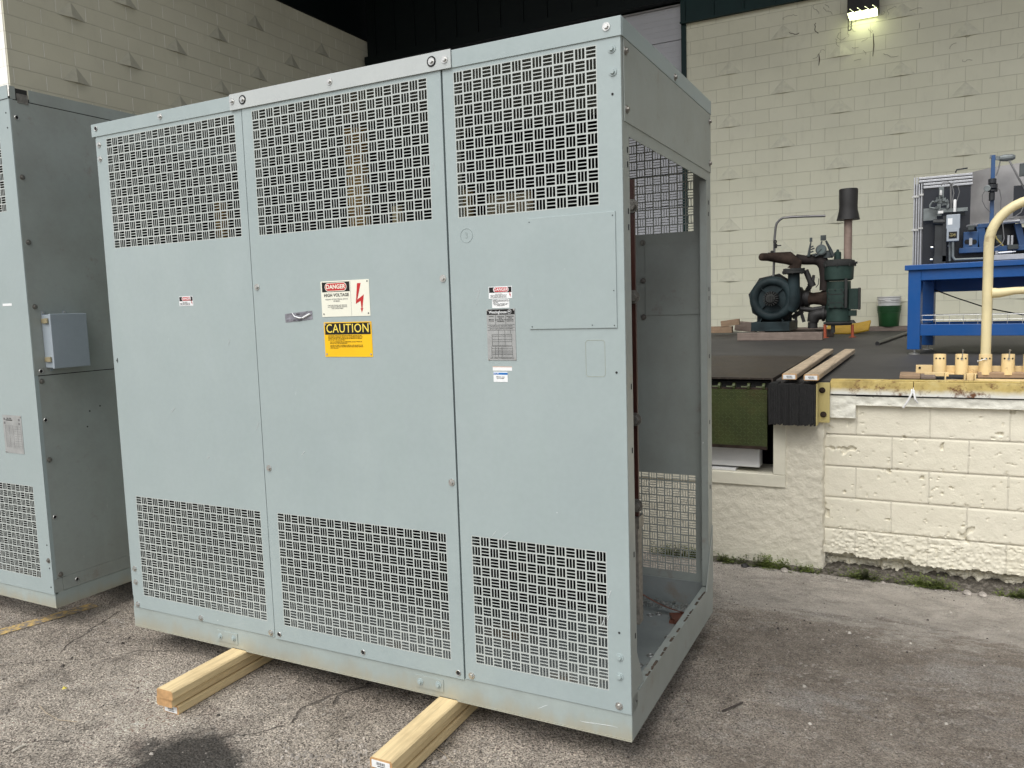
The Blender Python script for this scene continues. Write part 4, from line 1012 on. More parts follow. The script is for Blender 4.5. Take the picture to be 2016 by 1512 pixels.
# latched enclosure on the side
yE = atx(80, 619, -3.867).y; xE = aty(99, 618, yE).x; yE1 = atx(170, 616, xE).y; zE1 = aty(99, 618, yE).z; zE0 = aty(110, 726, yE).z
ex, ey0, ey1, ez0, ez1 = xE+3.867, yE-2.320, yE1-2.320, zE0-.114, zE1-.114
mb = MB(); mb.box(.0018, ex*.78, ey0, ey1-.004, ez0+.004, ez1-.003); eb = mb.build('enclosure_box', ENCL, c2, bevel=.003)
mb = MB(); mb.box(ex*.80, ex, ey0-.003, ey1, ez0, ez1); mb.build('enclosure_lid', ENCL, eb, bevel=.003)
for zz in (ez1-.035, ez0+.045):
    mb = MB(); mb.box(ex*.10, ex*.36, ey0-.006, ey0-.0005, zz-.010, zz+.012); mb.box(ex*.46, ex*.80, ey0-.012, ey0-.0035, zz-.010, zz+.014); mb.box(ex*.30, ex*.50, ey0-.008, ey0-.003, zz-.012, zz+.006); mb.build('latch', simple('brass_latch', (.50, .43, .27), .4, .6), eb, bevel=.001)
mb = MB()
for yy in (ey0+.01, ey0+.12):
    mb.box(.0018, .006, yy-.008, yy+.008, ez1-.006, ez1+.016)
mb.box(.0018, .006, ey0+.02, ey0+.036, ez0-.014, ez0+.005); mb.build('mounting_tab', ENCL, eb)
for yy in (ey0+.01, ey0+.12): bolt(c2, (.0065, yy, ez1+.008), (1, 0, 0)).scale = (.5, .5, .5)
# ------------------------------------------------------------------ lumber
def lumber(name, x, y0, y1, z0, w, h, rz, label, group, mat=PINE, stamp=False, seed=0):
    o = empty(name, (x, y0, z0), rz, label, 'lumber', group)
    L = y1-y0; mb = MB(); mb.mi = 0; c = .0055
    pr = [(-w/2+c, 0, 0), (w/2-c, 0, 0), (w/2, 0, c), (w/2, 0, h-c), (w/2-c, 0, h), (-w/2+c, 0, h), (-w/2, 0, h-c), (-w/2, 0, c)]
    n = 0; mb.v += pr+[(a, L, c_) for a, b_, c_ in pr]
    for i in range(8): mb.face((i, (i+1) % 8, 8+(i+1) % 8, 8+i))
    mb.mi = 1; mb.face(range(7, -1, -1)); mb.face(range(8, 16))
    mb.build('board', [mat, ENDG], o)
    if stamp:
        mb = MB(); mb.box(-w*.42, w*.40, -.0012, -.0002, h*.12, h*.80); t = mb.build('end_tag', WHITE, o)
        mb = MB()
        for k in range(11): mb.box(-w*.20+k*w*.036, -w*.20+k*w*.036+w*.02*(1 if k % 3 else .5), -.0016, -.0013, h*.40, h*.66)
        mb.box(-w*.16, w*.22, -.0016, -.0013, h*.26, h*.33)
        mb.build('print', BLACK, t)
    return o
ang = R_(1.2)
gA = 'boards stacked under the cabinet at left'; gB = 'boards stacked under the cabinet at right'
lumber('lumber_board', -2.614, 1.985, 3.75, .0, .086, .0375, ang, 'bottom board of the left stack under the cabinet, white tag on its end', gA, stamp=True)
lumber('lumber_board', -2.621, 1.962, 3.75, .0380, .086, .0375, ang, 'middle board of the left stack under the cabinet, split orange end', gA)
lumber('lumber_board', -2.606, 1.955, 3.75, .0760, .088, .0375, ang, 'top board of the left stack under the cabinet, rounded orange end', gA)
lumber('lumber_board', -1.538, 1.955, 3.75, .0, .086, .0375, ang, 'bottom board of the right stack under the cabinet', gB)
lumber('lumber_board', -1.545, 1.948, 3.75, .0380, .086, .0375, ang, 'middle board of the right stack under the cabinet', gB)
lumber('lumber_board', -1.530, 1.925, 3.75, .0760, .088, .0375, ang, 'top board of the right stack under the cabinet, white tag on its end', gB, stamp=True)
pA = atz(1554, 752, DOCKZ+.009); pA2 = atz(1628, 693, DOCKZ+.04); pB = atz(1598, 756, DOCKZ+.009); pB2 = atz(1668, 697, DOCKZ+.04)
for (q, q2, w_, lab) in ((pA, pA2, .088, 'left one of two tagged studs lying on the dock beside the leveler'), (pB, pB2, .088, 'right one of two tagged studs lying on the dock, nearer the yellow edge')):
    d = (q2-q); rz = -math.atan2(d.x, d.y); L = math.hypot(d.x, d.y)
    y0 = 5.14 if 'left' in lab else 5.10
    x = aty(1554 if 'left' in lab else 1597, 748, y0).x
    lumber('lumber_stud', x, y0, y0+2.5, DOCKZ+.0165, w_, .038, rz, lab, 'studs lying on the dock', PINE2, True)
# ------------------------------------------------------------------ weeds and loose stone
def weed(x, y, s, n, mat, label):
    mb = MB(); rs = random.Random(int(x*1000)+n)
    for k in range(n):
        a = rs.uniform(0, 6.28); r = abs(rs.gauss(0, .6))*s; px, py = x+math.cos(a)*r*2.2, y+math.sin(a)*r*.45
        h = rs.uniform(.2, 1)**1.6*s*1.4; b_ = rs.uniform(0, 6.28); ln = rs.uniform(.012, .022)
        base = Vector((px, py, gz(y)-.01)); top = base+Vector((rs.gauss(0, .25)*s, rs.gauss(0, .2)*s-.1*s, h))
        mb.tube([base, (base+top)/2+Vector((0, 0, .004)), top], .0008, 3, False)
        for q in range(4):
            c = base.lerp(top, .35+.2*q); d = Vector((math.cos(b_+q*2.2), math.sin(b_+q*2.2), rs.uniform(-.1, .6))).normalized(); sd = d.cross(Vector((0, 0, 1))).normalized()
            mb.quad(c, c+d*ln*.5+sd*ln*.33, c+d*ln, c+d*ln*.5-sd*ln*.33)
    o = mb.build('weed_tuft', mat, None, fix=False); return tag(o, label, 'weed', 'weeds along the dock wall')
WD = [(1428, 1103, .055, 80, 'weed tuft beside the cabinet, leftmost along the plaster skirt'), (1506, 1104, .075, 130, 'tall weed tuft in the middle of the plaster skirt'), (1535, 1112, .05, 60, 'low weeds right after the tall tuft on the plaster skirt'), (1588, 1118, .05, 60, 'small weed tuft near the corner of the plaster pier'),
      (1700, 1132, .06, 120, 'first green tuft under the broken block wall'), (1815, 1148, .07, 120, 'second green tuft under the broken block wall'), (1848, 1152, .055, 90, 'tuft just right of the second one under the block wall'), (2008, 1170, .05, 90, 'green tuft at the right edge of the photo by the wall'),
      (1320, 1092, .07, 110, 'weeds seen through the lower vent, left one'), (1362, 1094, .07, 110, 'weeds seen through the lower vent, right one')]
for (px, py, s_, n_, lab) in WD:
    q = aty(px, py, DOCKY-.07); weed(q.x, DOCKY-.07, s_, n_, LEAF, lab)
def stones(name, pts, label, smin, smax, seed, mat=STONE):
    mb = MB(); rs = random.Random(seed)
    for (x, y) in pts:
        s = rs.uniform(smin, smax)*(1 if rs.random() < .85 else 1.7); n = len(mb.v); a = rs.uniform(0, 6.28)
        for k in range(6):
            d = Vector((math.cos(a+k*1.047), math.sin(a+k*1.047), 0))*s*rs.uniform(.7, 1.2); mb.v.append((x+d.x, y+d.y, gz(y)-.001))
        for k in range(5):
            d = Vector((math.cos(a+.3+k*1.257), math.sin(a+.3+k*1.257), 0))*s*rs.uniform(.35, .7); mb.v.append((x+d.x, y+d.y, gz(y)+s*rs.uniform(.5, .9)))
        for k in range(6): mb.face((n+k, n+(k+1) % 6, n+6+(k % 5)))
        for k in range(5): mb.face((n+(k+1) % 6, n+6+(k+1) % 5, n+6+k))
        mb.face([n+6+k for k in range(5)])
    return tag(mb.build(name, mat, None, fix=False), label, 'gravel', kind='stuff')
rs = random.Random(9); pts = []
for k in range(5200): pts.append((rs.uniform(-4.6, .9), rs.uniform(.9, 5.1)))
stones('gravel', pts, 'fine loose grit scattered over the asphalt yard', .0014, .0036, 1)
pts = []
for k in range(420): x = rs.gauss(-1.95, .28); pts.append((x, 1.95+.45*(x+1.95)+rs.gauss(0, .07)))
for k in range(35): pts.append((rs.gauss(-2.35, .3), rs.gauss(1.72, .16)))
for k in range(320): x = rs.uniform(-1.2, 1.2); pts.append((x, DOCKY-.08-abs(rs.gauss(0, .07))))
pts = [q for q in pts if ((q[0]+2.27)/.42)**2+((q[1]-1.74)/.30)**2 > 1 or rs.random() < .12]
stones('gravel', pts, 'coarser crumbled stones along the crack and the foot of the dock wall', .002, .0065, 2)
for (px, py, lab) in ((1467, 1110, 'dark round stone at the foot of the plaster skirt'), (1905, 1168, 'pale broken stone by the hole under the block wall'), (1935, 1178, 'grey stone right of the hole under the block wall'), (1545, 1120, 'pale grey stone below the weeds')):
    q = aty(px, py, DOCKY-.12); mb = MB(); rs = random.Random(px)
    mb.lathe((0, 0, 0), (0, 0, 1), [(-.01, .012), (.006, .027), (.018, .022), (.024, .008)], 9)
    mb.v = [tuple(Vector(v_)*(1+.35*noise.noise(Vector(v_)*40))) for v_ in mb.v]
    o = mb.build('stone', DARKI if 'dark' in lab else STONE, None, smooth=True); o.location = (q.x, DOCKY-.12, gz(DOCKY-.12)); tag(o, lab, 'stone')
def twig(pp, r, lab, mat):
    pts = [atz(px, py, 0) for px, py in pp]; pts = [Vector((q.x, q.y, gz(q.y)+.006+.006*(i % 2))) for i, q in enumerate(pts)]
    tag(MB().tube(pts, r, 5).build('twig', mat, None, smooth=True), lab, 'twig')
DRY = simple('dry_straw', (.42, .34, .24), .8); DKT = simple('dark_twig', (.05, .04, .035), .8)
twig([(78, 1392), (90, 1408), (115, 1420), (152, 1427)], .0014, 'thin curved straw lying on the asphalt at lower left', DRY)
twig([(1422, 1403), (1442, 1397), (1462, 1386)], .0035, 'curved dark twig on the asphalt right of the cabinet', DKT)
twig([(858, 1475), (875, 1490), (893, 1506)], .0012, 'thin straw on the asphalt between the right boards and the cabinet', DRY)
twig([(24, 1483), (40, 1476), (50, 1470)], .004, 'pale splinter of wood at the bottom left', simple('pale_splinter', (.6, .56, .48), .8))
mb = MB(); q = atz(122, 1362, 0); mb.prism([(0,0,.004), (.018,.004,.009), (.014,.016,.006), (-.004,.012,.012)], (0, 0, .001)); o = mb.build('fallen_leaf', simple('yellow_leaf', (.60, .50, .08), .6), None); o.location = (q.x, q.y, .006); tag(o, 'tiny yellow leaf on the asphalt left of the boards', 'leaf')
# crumbled soil and rubble along the foot of the wall
mb = MB(); n0 = 150
for i in range(n0+1):
    x = -1.25+3.4*i/n0; w0 = .045+.03*noise.noise(Vector((x*4, 0, 2)))+.015*noise.noise(Vector((x*19, 0, 5)))
    yb_ = DOCKY+(.10 if x > -.5 else -.03)
    for k in range(7):
        t = k/6; y = yb_+(DOCKY-.04-w0-yb_)*t; h = (.050*(1-t)**1.1 if x > -.5 else .022*(1-t))*(1+.5*noise.noise(Vector((x*9, y*9, 1))))+.008*noise.noise(Vector((x*40, y*40, 3)))*(1-t)
        mb.vert((x, y, gz(min(y, DOCKY))+.002+max(0, h)-.004*t))
for i in range(n0):
    for k in range(6): a = i*7+k; mb.face((a, a+7, a+8, a+1))
m, nt, b = mat_new('soil'); g = NG(nt); v = g.coord(); g.l(g.ramp(g.noise(v, 40, 8, .75), [(.35, (.035, .030, .022)), (.5, (.10, .088, .070)), (.68, (.26, .235, .20))]), b.inputs['Base Color']); b.inputs['Roughness'].default_value = .95; g.l(g.bump(g.noise(v, 70, 8, .75), 1, .01), b.inputs['Normal'])
tag(mb.build('soil', m, None, smooth=True, fix=False), 'dark crumbly soil and grit gathered along the foot of the dock wall', 'soil', kind='stuff')
rs = random.Random(31)
stones('gravel', [(rs.uniform(-1.0, 1.1), rs.uniform(1.6, 5.0)) for k in range(170)], 'pale stone chips scattered over the right side of the yard', .002, .006, 5, simple('pale_chip', (.45, .42, .37), .8, 0, .3, 9))
stones('gravel', [(rs.uniform(-4.3, 1.1), rs.uniform(1.4, 5.0)) for k in range(360)], 'dark stone chips and dirt crumbs scattered over the yard', .002, .0065, 6, simple('dark_chip', (.06, .052, .044), .85, 0, .4, 9))
# ------------------------------------------------------------------ blower pump on the dock
YM = 10.62
def A(px, py, y=YM): return aty(px, py, y)
pm = empty('blower_pump', (-1.9, YM, DOCKZ+.1), 0, 'dark teal blower with round volute joined by rusty pipes to a green upright tank', 'pump')
def pch(mb, name, mat, smooth=True, **k):
    o = mb.build(name, mat, None, smooth=smooth, **k); o.parent = pm; o.matrix_parent_inverse = Matrix.Translation((1.9, -YM, -DOCKZ-.1)); return o
Yn = Vector((0, 1, 0)); zf = DOCKZ+.105
cV = A(1519, 588); Rv = (A(1549, 588)-A(1489, 588)).length/2
# plinth
bl_ = A(1480, 652); br = A(1555, 655); tl = A(1484, 634); x0_, x1_ = bl_.x, br.x
mb = MB(); mb.box(x0_, x1_, YM-.05, YM+.75, zf, A(1510, 634).z); mb.box(x0_-.005, x1_+.005, YM-.058, YM+.76, zf-.004, zf+.014); pch(mb, 'plinth', TEAL, False, bevel=.005)
zt_ = A(1510, 634).z
mb = MB(); mb.box(x0_+.03, x1_-.01, YM+.22, YM+.26, zt_, cV.z-.05)
mb.prism([(x0_+.08, YM+.05, zt_), (x0_+.13, YM+.05, zt_+.07), (x0_+.14, YM+.05, zt_+.07), (x0_+.10, YM+.05, zt_)], (0, .15, 0)); mb.prism([(x1_-.10, YM+.05, zt_), (x1_-.13, YM+.05, zt_+.07), (x1_-.12, YM+.05, zt_+.07), (x1_-.08, YM+.05, zt_)], (0, .15, 0)); pch(mb, 'pedestal', TEAL, False)
# octagonal back flange
mb = MB(); pts = []
for k in range(16):
    a = 2*math.pi*(k+.5)/16; r = Rv*(1.74 if k % 2 else 1.60); pts.append((cV.x+r*math.cos(a), YM+.18, cV.z+r*math.sin(a)))
mb.prism(pts, (0, .05, 0)); mb.lathe((cV.x, YM+.225, cV.z), Yn, [(0, Rv*1.15), (.25, Rv*.95), (.30, Rv*.6)], 28); pch(mb, 'back_flange', TEALD, False)
mb = MB(); mb.torus((cV.x, YM+.06, cV.z), Yn, Rv*1.20, .060, 44, 14); pch(mb, 'volute', TEAL)
mb = MB(); mb.lathe((cV.x, YM+.045, cV.z), Yn, [(0, Rv*.98), (.0, Rv*1.0), (.13, Rv*1.1)], 36)
for k in range(4):
    a = math.pi/4+k*math.pi/2; mb.bar((cV.x+Rv*.35*math.cos(a), YM+.030, cV.z+Rv*.35*math.sin(a)), (cV.x+Rv*1.0*math.cos(a), YM+.030, cV.z+Rv*1.0*math.sin(a)), .010, .03, (0, 1, 0))
pch(mb, 'cover_disc', TEAL)
mb = MB(); mb.lathe((cV.x, YM-.10, cV.z), Yn, [(0, Rv*.30), (.02, Rv*.33), (.12, Rv*.47)], 20)
for k in range(18):
    a = 2*math.pi*k/18; mb.obox((cV.x+Rv*.42*math.cos(a), YM-.04, cV.z+Rv*.42*math.sin(a)), (math.cos(a), 0, math.sin(a)), (0, 1, 0), (-math.sin(a), 0, math.cos(a)), Rv*.08, .06, .005)
for k in range(8):
    a = 2*math.pi*k/8; mb.cyl((cV.x+Rv*.2*math.cos(a), YM-.10, cV.z+Rv*.2*math.sin(a)), (cV.x+Rv*.2*math.cos(a), YM-.118, cV.z+Rv*.2*math.sin(a)), .009, .009, 6)
for k in (-1, 0, 1): mb.box(cV.x+k*.02-.005, cV.x+k*.02+.005, YM-.122, YM-.10, cV.z-.04, cV.z+.04)
pch(mb, 'hub', TEALD, False)
# discharge riser
pd = A(1562, 585); pt = A(1562, 536)
mb = MB(); mb.tube([A(1556, 612, YM+.06), A(1562, 600, YM+.06), A(1563, 585, YM+.06), A(1563, 536, YM+.06)], [.06, .075, .078, .072], 18); pch(mb, 'discharge_pipe', TEAL)
mb = MB(); a = A(1563, 538, YM+.06); mb.cyl(a, a+Vector((0, 0, .030)), .145, .145, 24); mb.cyl(a+Vector((0, 0, .033)), a+Vector((0, 0, .060)), .134, .134, 24)
for k in range(8): q = a+Vector(((.124)*math.cos(k*.785), .124*math.sin(k*.785), -.012)); mb.cyl(q, q+Vector((0, 0, .075)), .010, .010, 6)
pch(mb, 'flange', TEALD)
mb = MB(); mb.tube([A(1563, 530, YM+.06), A(1567, 518, YM+.06), A(1552, 508, YM+.04), A(1530, 507, YM), A(1512, 506, YM-.05), A(1500, 506, YM-.1)], [.085, .080, .085, .068, .052, .050], 18)
q = A(1500, 506, YM-.1); mb.lathe(q, A(1500, 506, YM-.1)-A(1512, 506, YM-.05), [(-.01, .050), (.02, .044), (.035, .025), (.04, .005)], 16); pch(mb, 'rusty_elbow', RUST)
mb = MB(); mb.tube([A(1568, 510, YM+.10), A(1585, 512, YM+.15), A(1604, 510, YM+.2), A(1616, 512, YM+.2), A(1624, 524, YM+.2), A(1624, 545, YM+.2), A(1622, 572, YM+.2)], [.065, .060, .072, .082, .080, .062, .055], 14); pch(mb, 'crossover_pipe', simple('dark_rust', (.020, .013, .011), .8, 0, .4, 8, .4, 50))
mb = MB(); mb.tube([A(1586, 532, YM+.1), A(1596, 556, YM+.1)], [.035, .035], 10); mb.cyl(A(1596, 556, YM+.1), A(1600, 564, YM+.1), .048, .044, 14); mb.tube([A(1602, 542, YM+.12), A(1600, 556, YM+.1)], .018, 8); mb.tube([A(1612, 548, YM+.1), A(1611, 560, YM+.1), A(1606, 566, YM+.1)], .005, 6)
pch(mb, 'drain_valve', DARKI)
# shaft housing towards the tank
mb = MB(); mb.lathe(A(1560, 588, YM+.30), Vector((1, 0, 0)), [(0, .17), (.12, .15), (.14, .11), (.2, .10)], 20); mb.cyl(A(1586, 587, YM+.30), A(1594, 587, YM+.30), .13, .13, 20)
mb.cyl(A(1588, 566, YM+.28), A(1596, 570, YM+.28), .04, .04, 10); mb.tube([A(1560, 625, YM+.2), A(1580, 612, YM+.2)], .03, 8); mb.bar(A(1575, 608, YM+.2), A(1583, 634, YM+.2), .03, .04); mb.bar(A(1567, 612, YM+.2), A(1567, 634, YM+.2), .03, .04)
pch(mb, 'bearing_housing', DARKI)
mb = MB(); mb.lathe(A(1592, 588, YM+.25), Vector((1, 0, 0)), [(0, .085), (.06, .075), (.14, .085), (.20, .115), (.23, .125)], 22); pch(mb, 'inlet_neck', RUST)
mb = MB(); mb.tube([A(1600, 634, YM+.2), A(1602, 622, YM+.2), A(1612, 618, YM+.2), A(1628, 618, YM+.2)], [.07, .085, .078, .065], 14); mb.cyl(A(1619, 618, YM+.2), A(1624, 618, YM+.2), .095, .095, 16); mb.tube([A(1575, 608, YM+.2), A(1600, 610, YM+.2), A(1625, 606, YM+.2)], .035, 10); mb.cyl(A(1600, 646, YM+.2), A(1600, 634, YM+.2), .06, .06, 12); pch(mb, 'lower_elbow', DARKI)
# tank
ct = A(1650, 600, YM+.22); u_ = .22
zt = lambda py: A(1650, py, YM+.22).z
c = Vector((ct.x, YM+.22, 0))
mb = MB(); mb.lathe(c, (0,0,1), [(zt(634), .135), (zt(632), .150), (zt(604), .150), (zt(568), .150), (zt(554), .148)], 28); mb.lathe(c, (0,0,1), [(zt(553), .150), (zt(550), .178), (zt(524), .186)], 32)
pch(mb, 'tank', GREEN)
mb = MB(); mb.lathe(c, (0,0,1), [(zt(524), .195), (zt(520), .200), (zt(514), .192), (zt(511), .14)], 32); mb.cyl((c.x+.19, c.y-.05, zt(519)), (c.x+.225, c.y-.05, zt(519)), .014, .014, 8)
for k in range(8): a = k*.785; mb.cyl((c.x+.197*math.cos(a), c.y+.197*math.sin(a), zt(524)-.008), (c.x+.197*math.cos(a), c.y+.197*math.sin(a), zt(519)), .010, .010, 6)
pch(mb, 'tank_lid', TEALD)
mb = MB(); q = A(1649, 511, YM+.22); mb.lathe((q.x, q.y, 0), (0,0,1), [(zt(512), .044), (zt(497), .042), (zt(495), .02), (zt(491), .012)], 16); pch(mb, 'relief_valve', GREEN)
mb = MB(); a = A(1669, 513, YM+.26); b2 = A(1672, 432, YM+.26); mb.cyl(a, Vector((a.x, a.y, b2.z)), .048, .048, 18); pch(mb, 'stack_pipe', PINKP)
mb = MB(); q0 = A(1670, 433, YM+.26); z1 = A(1670, 372, YM+.26).z; zz = z1-q0.z; mb.lathe((a.x, a.y, q0.z), (0,0,1), [(0, .138), (.01, .135), (zz*.30, .112), (zz*.45, .108), (zz*.97, .112), (zz, .105)], 28); pch(mb, 'rain_hood', simple('charcoal_hood', (.022, .021, .020), .6, 0, .3, 6))
# cover plate with bolts, side boxes
mb = MB(); a = A(1630, 569, YM+.05); b2 = A(1661, 606, YM+.05); mb.box(a.x, b2.x, YM+.05, YM+.09, b2.z, a.z); pch(mb, 'cover_plate', GREEN, False, bevel=.003)
mb = MB(); w_ = b2.x-a.x; h_ = a.z-b2.z
for (i, j) in ((.12, .95), (.45, .95), (.85, .95), (.95, .82), (.95, .5), (.95, .2), (.85, .05), (.45, .05), (.12, .05), (.04, .2), (.04, .5), (.04, .8)): mb.cyl((a.x+w_*i, YM+.05, b2.z+h_*j), (a.x+w_*i, YM+.035, b2.z+h_*j), .009, .009, 6)
for (j, i0, i1) in ((.70, .08, .92), (.26, .08, .46), (.26, .56, .92)): mb.box(a.x+w_*i0, a.x+w_*i1, YM+.046, YM+.0495, b2.z+h_*j, b2.z+h_*(j+.03))
pch(mb, 'cover_bolts', DARKI, False)
mb = MB(); a = A(1671, 568, YM+.12); b2 = A(1689, 609, YM+.12); mb.box(a.x, b2.x, YM+.12, YM+.36, b2.z, a.z); a2 = A(1670, 611, YM+.12); b3 = A(1685, 622, YM+.12); mb.box(a2.x, b3.x, YM+.14, YM+.3, b3.z, a2.z); pch(mb, 'side_box', GREEN, False, bevel=.006)
mb = MB(); mb.box(b2.x+.002, b2.x+.018, YM+.11, YM+.37, b2.z-.005, a.z+.006); mb.box(A(1663, 600, YM+.1).x, A(1668, 600, YM+.1).x, YM+.06, YM+.12, A(1665, 606, YM+.1).z, A(1665, 548, YM+.1).z)
mb.cyl(A(1690, 590, YM+.12), A(1693, 590, YM+.12), .006, .006, 6); mb.cyl(A(1690, 605, YM+.12), A(1694, 605, YM+.12), .006, .006, 6); pch(mb, 'box_hinge', TEALD, False)
mb = MB(); mb.lathe(c, (0,0,1), [(zt(640), .16), (zt(636), .175), (zt(633), .16)], 20); mb.bar(A(1622, 636, YM+.12), A(1650, 636, YM+.1), .05, .02); mb.cyl(A(1678, 636, YM+.2), A(1678, 630, YM+.2), .045, .02, 6); mb.cyl(A(1640, 655, YM+.1), A(1640, 637, YM+.1), .025, .025, 8); pch(mb, 'tank_base', TEALD, False)
for (px, yy) in ((1624, YM+.12), (1678, YM+.2)):
    mb = MB(); q = A(px, 639, yy); mb.tube([q, Vector((q.x+.004, q.y, DOCKZ+.008))], .019, 10); mb.cyl((q.x+.004, q.y, DOCKZ+.002), (q.x+.004, q.y, DOCKZ+.010), .045, .045, 12); pch(mb, 'leg', ORANGE)
# gauge cluster
mb = MB(); q = A(1617, 492, YM+.1); n_ = Vector((-.1, -1, .05)).normalized(); mb.lathe(q, n_, [(-.02, .05), (.0, .066), (.015, .068), (.018, .055)], 26); pch(mb, 'gauge_case', GREYD)
mb = MB(); mb.lathe(q+n_*.0185, n_, [(0, .052), (.002, .051)], 26); gd = pch(mb, 'gauge_face', simple('gauge_glass', (.10, .13, .125), .2))
mb = MB(); mb.obox(q+n_*.024+Vector((-.012, 0, -.012)), (1, 0, 1), n_, (1, 0, -1), .028, .001, .004); pch(mb, 'needle', BLACK, False)
mb = MB(); a = A(1621, 468, YM+.14); mb.box(a.x-.032, a.x+.032, a.y-.02, a.y+.02, a.z-.035, a.z+.03); mb.tube([A(1618, 475, YM+.14), A(1616, 484, YM+.13)], .010, 6); mb.tube([A(1626, 474, YM+.14), A(1634, 490, YM+.16), A(1640, 504, YM+.16)], [.012, .02, .024], 8)
mb.lathe(A(1628, 503, YM+.2), (0,0,1), [(-.03, .075), (.04, .065), (.06, .04)], 16); mb.tube([A(1640, 503, YM+.14), A(1643, 504, YM+.14)], .012, 6)
mb.box(A(1594, 475, YM+.1).x, A(1599, 475, YM+.1).x, YM+.09, YM+.12, A(1596, 476, YM+.1).z, A(1596, 468, YM+.1).z); mb.tube([A(1596.5, 476, YM+.1), A(1594, 490, YM+.1), A(1592, 505, YM+.1)], [.008, .014, .02], 8)
for (px, py) in ((1598, 486), (1600, 490), (1598, 496), (1603, 501), (1608, 503)): mb.obox(A(px, py, YM+.1), (1, 0, .4), (0, 1, 0), (-.4, 0, 1), .022, .014, .008)
pch(mb, 'valve_cluster', GREYD, False)
# bent steel tube
mb = MB(); T = [(1523, 545), (1524, 505), (1525, 470), (1527, 448), (1529, 440), (1535, 433), (1541, 429), (1560, 427), (1590, 426), (1625, 425)]
mb.tube([A(px, py, YM+.12) for px, py in T], .0155, 10); pch(mb, 'bent_tube', simple('dull_tube', (.20, .20, .20), .35, .7))
mb = MB()
for (px, py, L) in ((1527, 484, .07), (1520, 498, -.05)): q = A(px, py, YM+.10); mb.cyl(q, q+Vector((L, 0, .002)), .008, .008, 6); mb.lathe(q+Vector((0,0,-.03)), (0,0,1), [(0, .018), (.05, .022), (.06, .012)], 8)
q = A(1526, 476, YM+.1); mb.torus(q, (0, 1, 0), .018, .007, 12, 6); pch(mb, 'needle_valve', DARKI)
# timber under the pump and things against the wall
mb = MB(); a = aty(1451, 671, 10.2); b2 = aty(1619, 670, 10.2)
mb.box(a.x, b2.x, 10.2, 10.34, DOCKZ+.001, DOCKZ+.098)
tag(mb.build('timber', OLDWOOD, None, bevel=.006), 'weathered grey timber lying flat under the front of the blower pump', 'timber', 'timbers under the pump')
mb = MB(); mb.box(a.x+.2, b2.x+.05, 11.05, 11.2, DOCKZ+.001, DOCKZ+.098); tag(mb.build('timber', OLDWOOD, None, bevel=.006), 'second timber under the rear of the blower pump', 'timber', 'timbers under the pump')
def offcut(px0, py0, px1, py1, y, rz, ry, label, mat=PINEX, d=.12):
    a = aty(px0, py0, y); b2 = aty(px1, py1, y); w_ = b2.x-a.x; h_ = a.z-b2.z
    mb = MB(); mb.box(-w_/2, w_/2, -d/2, d/2, -h_/2, h_/2); o = mb.build('wood_offcut', mat, None, bevel=.006)
    o.location = ((a.x+b2.x)/2, y, max((a.z+b2.z)/2, DOCKZ+h_/2+abs(math.sin(ry))*w_/2+.002)); o.rotation_euler = (0, ry, rz); tag(o, label, 'wood offcut', 'wood offcuts by the back wall')
offcut(1396, 643, 1442, 655, 11.9, 0, 0, 'short pale block on the deck, leftmost of the wood offcuts', mat=PINEX)
offcut(1420, 629, 1456, 640, 11.9, .1, -.12, 'block of wood tipped on top of the leftmost offcut')
offcut(1448, 634, 1490, 652, 12.2, -.1, .10, 'dark wedge shaped board leaning behind the blower plinth', OLDWOOD)
bpy.data.objects['wood_offcut.001'].location.z = bpy.data.objects['wood_offcut'].location.z+.10
bpy.data.objects['wood_offcut.001'].location.y = bpy.data.objects['wood_offcut'].location.y
# yellow ribbed mat behind the tank
ym = empty('yellow_mat', (-.9, 12.2, DOCKZ), 0, 'yellow ribbed mat curling up on the deck behind the tank legs', 'mat')
mb = MB(); a = aty(1628, 650, 12.1); b2 = aty(1713, 640, 12.1); rows = 12
for k in range(rows):
    y = 11.75+k*.05; 
    pr = []
    for i in range(9):
        t = i/8; x = a.x+(b2.x-a.x)*t; z = DOCKZ+.012+.010*k*.9+(.075*max(0, t-.55)**1.3*1.8)
        pr.append(Vector((x+.9, y-12.2, z-DOCKZ)))
    mb.tube(pr, .019, 6)
mb.build('ribs', YELSLAT, ym, smooth=True)
# buckets
def bucket(z0, mat, label, k):
    o = empty('bucket', (bx, by, z0), 0, label, 'bucket', 'nested buckets by the back wall'); o.scale = (1, 1, .74)
    mb = MB(); mb.lathe((0,0,0), (0,0,1), [(0, .128 if k < 2 else .120), (.005, .132), (.27, .150), (.275, .158), (.285, .158), (.29, .152), (.315, .154), (.32, .162), (.335, .162), (.34, .155), (.37, .157), (.372, .166), (.385, .166), (.387, .155), (.375, .150)], 32); mb.build('pail', mat, o, smooth=True)
    if k == 2:
        mb = MB(); mb.torus((0, 0, .345), (0, -.25, 1), .168, .003, 30, 6, math.pi, 2*math.pi, ref=(1, 0, 0)); mb.build('handle', STEEL, o)
by = 12.78; bx = aty(1750, 630, by).x
for k, (z0, mt, lab) in enumerate(((DOCKZ+.0625, GREENP, 'dark green pail at the bottom of the nested stack'), (DOCKZ+.082, GREENP, 'second green pail nested in the bottom one'), (DOCKZ+.215, WHITEP, 'white pail nested on top of the green pails'))): bucket(z0, mt, lab, k)
# black pipe on the floor
mb = MB(); a = atz(1727, 676, DOCKZ+.02); b2 = atz(1786, 656, DOCKZ+.02); mb.cyl(a, b2, .022, .022, 14); mb.mi = 1; mb.cyl(a, a+(a-b2).normalized()*.002, .015, .015, 12)
tag(mb.build('pipe', [simple('black_pipe', (.03, .03, .03), .4), HOLE], None, smooth=True), 'black pipe lying on the deck left of the blue bench', 'pipe')
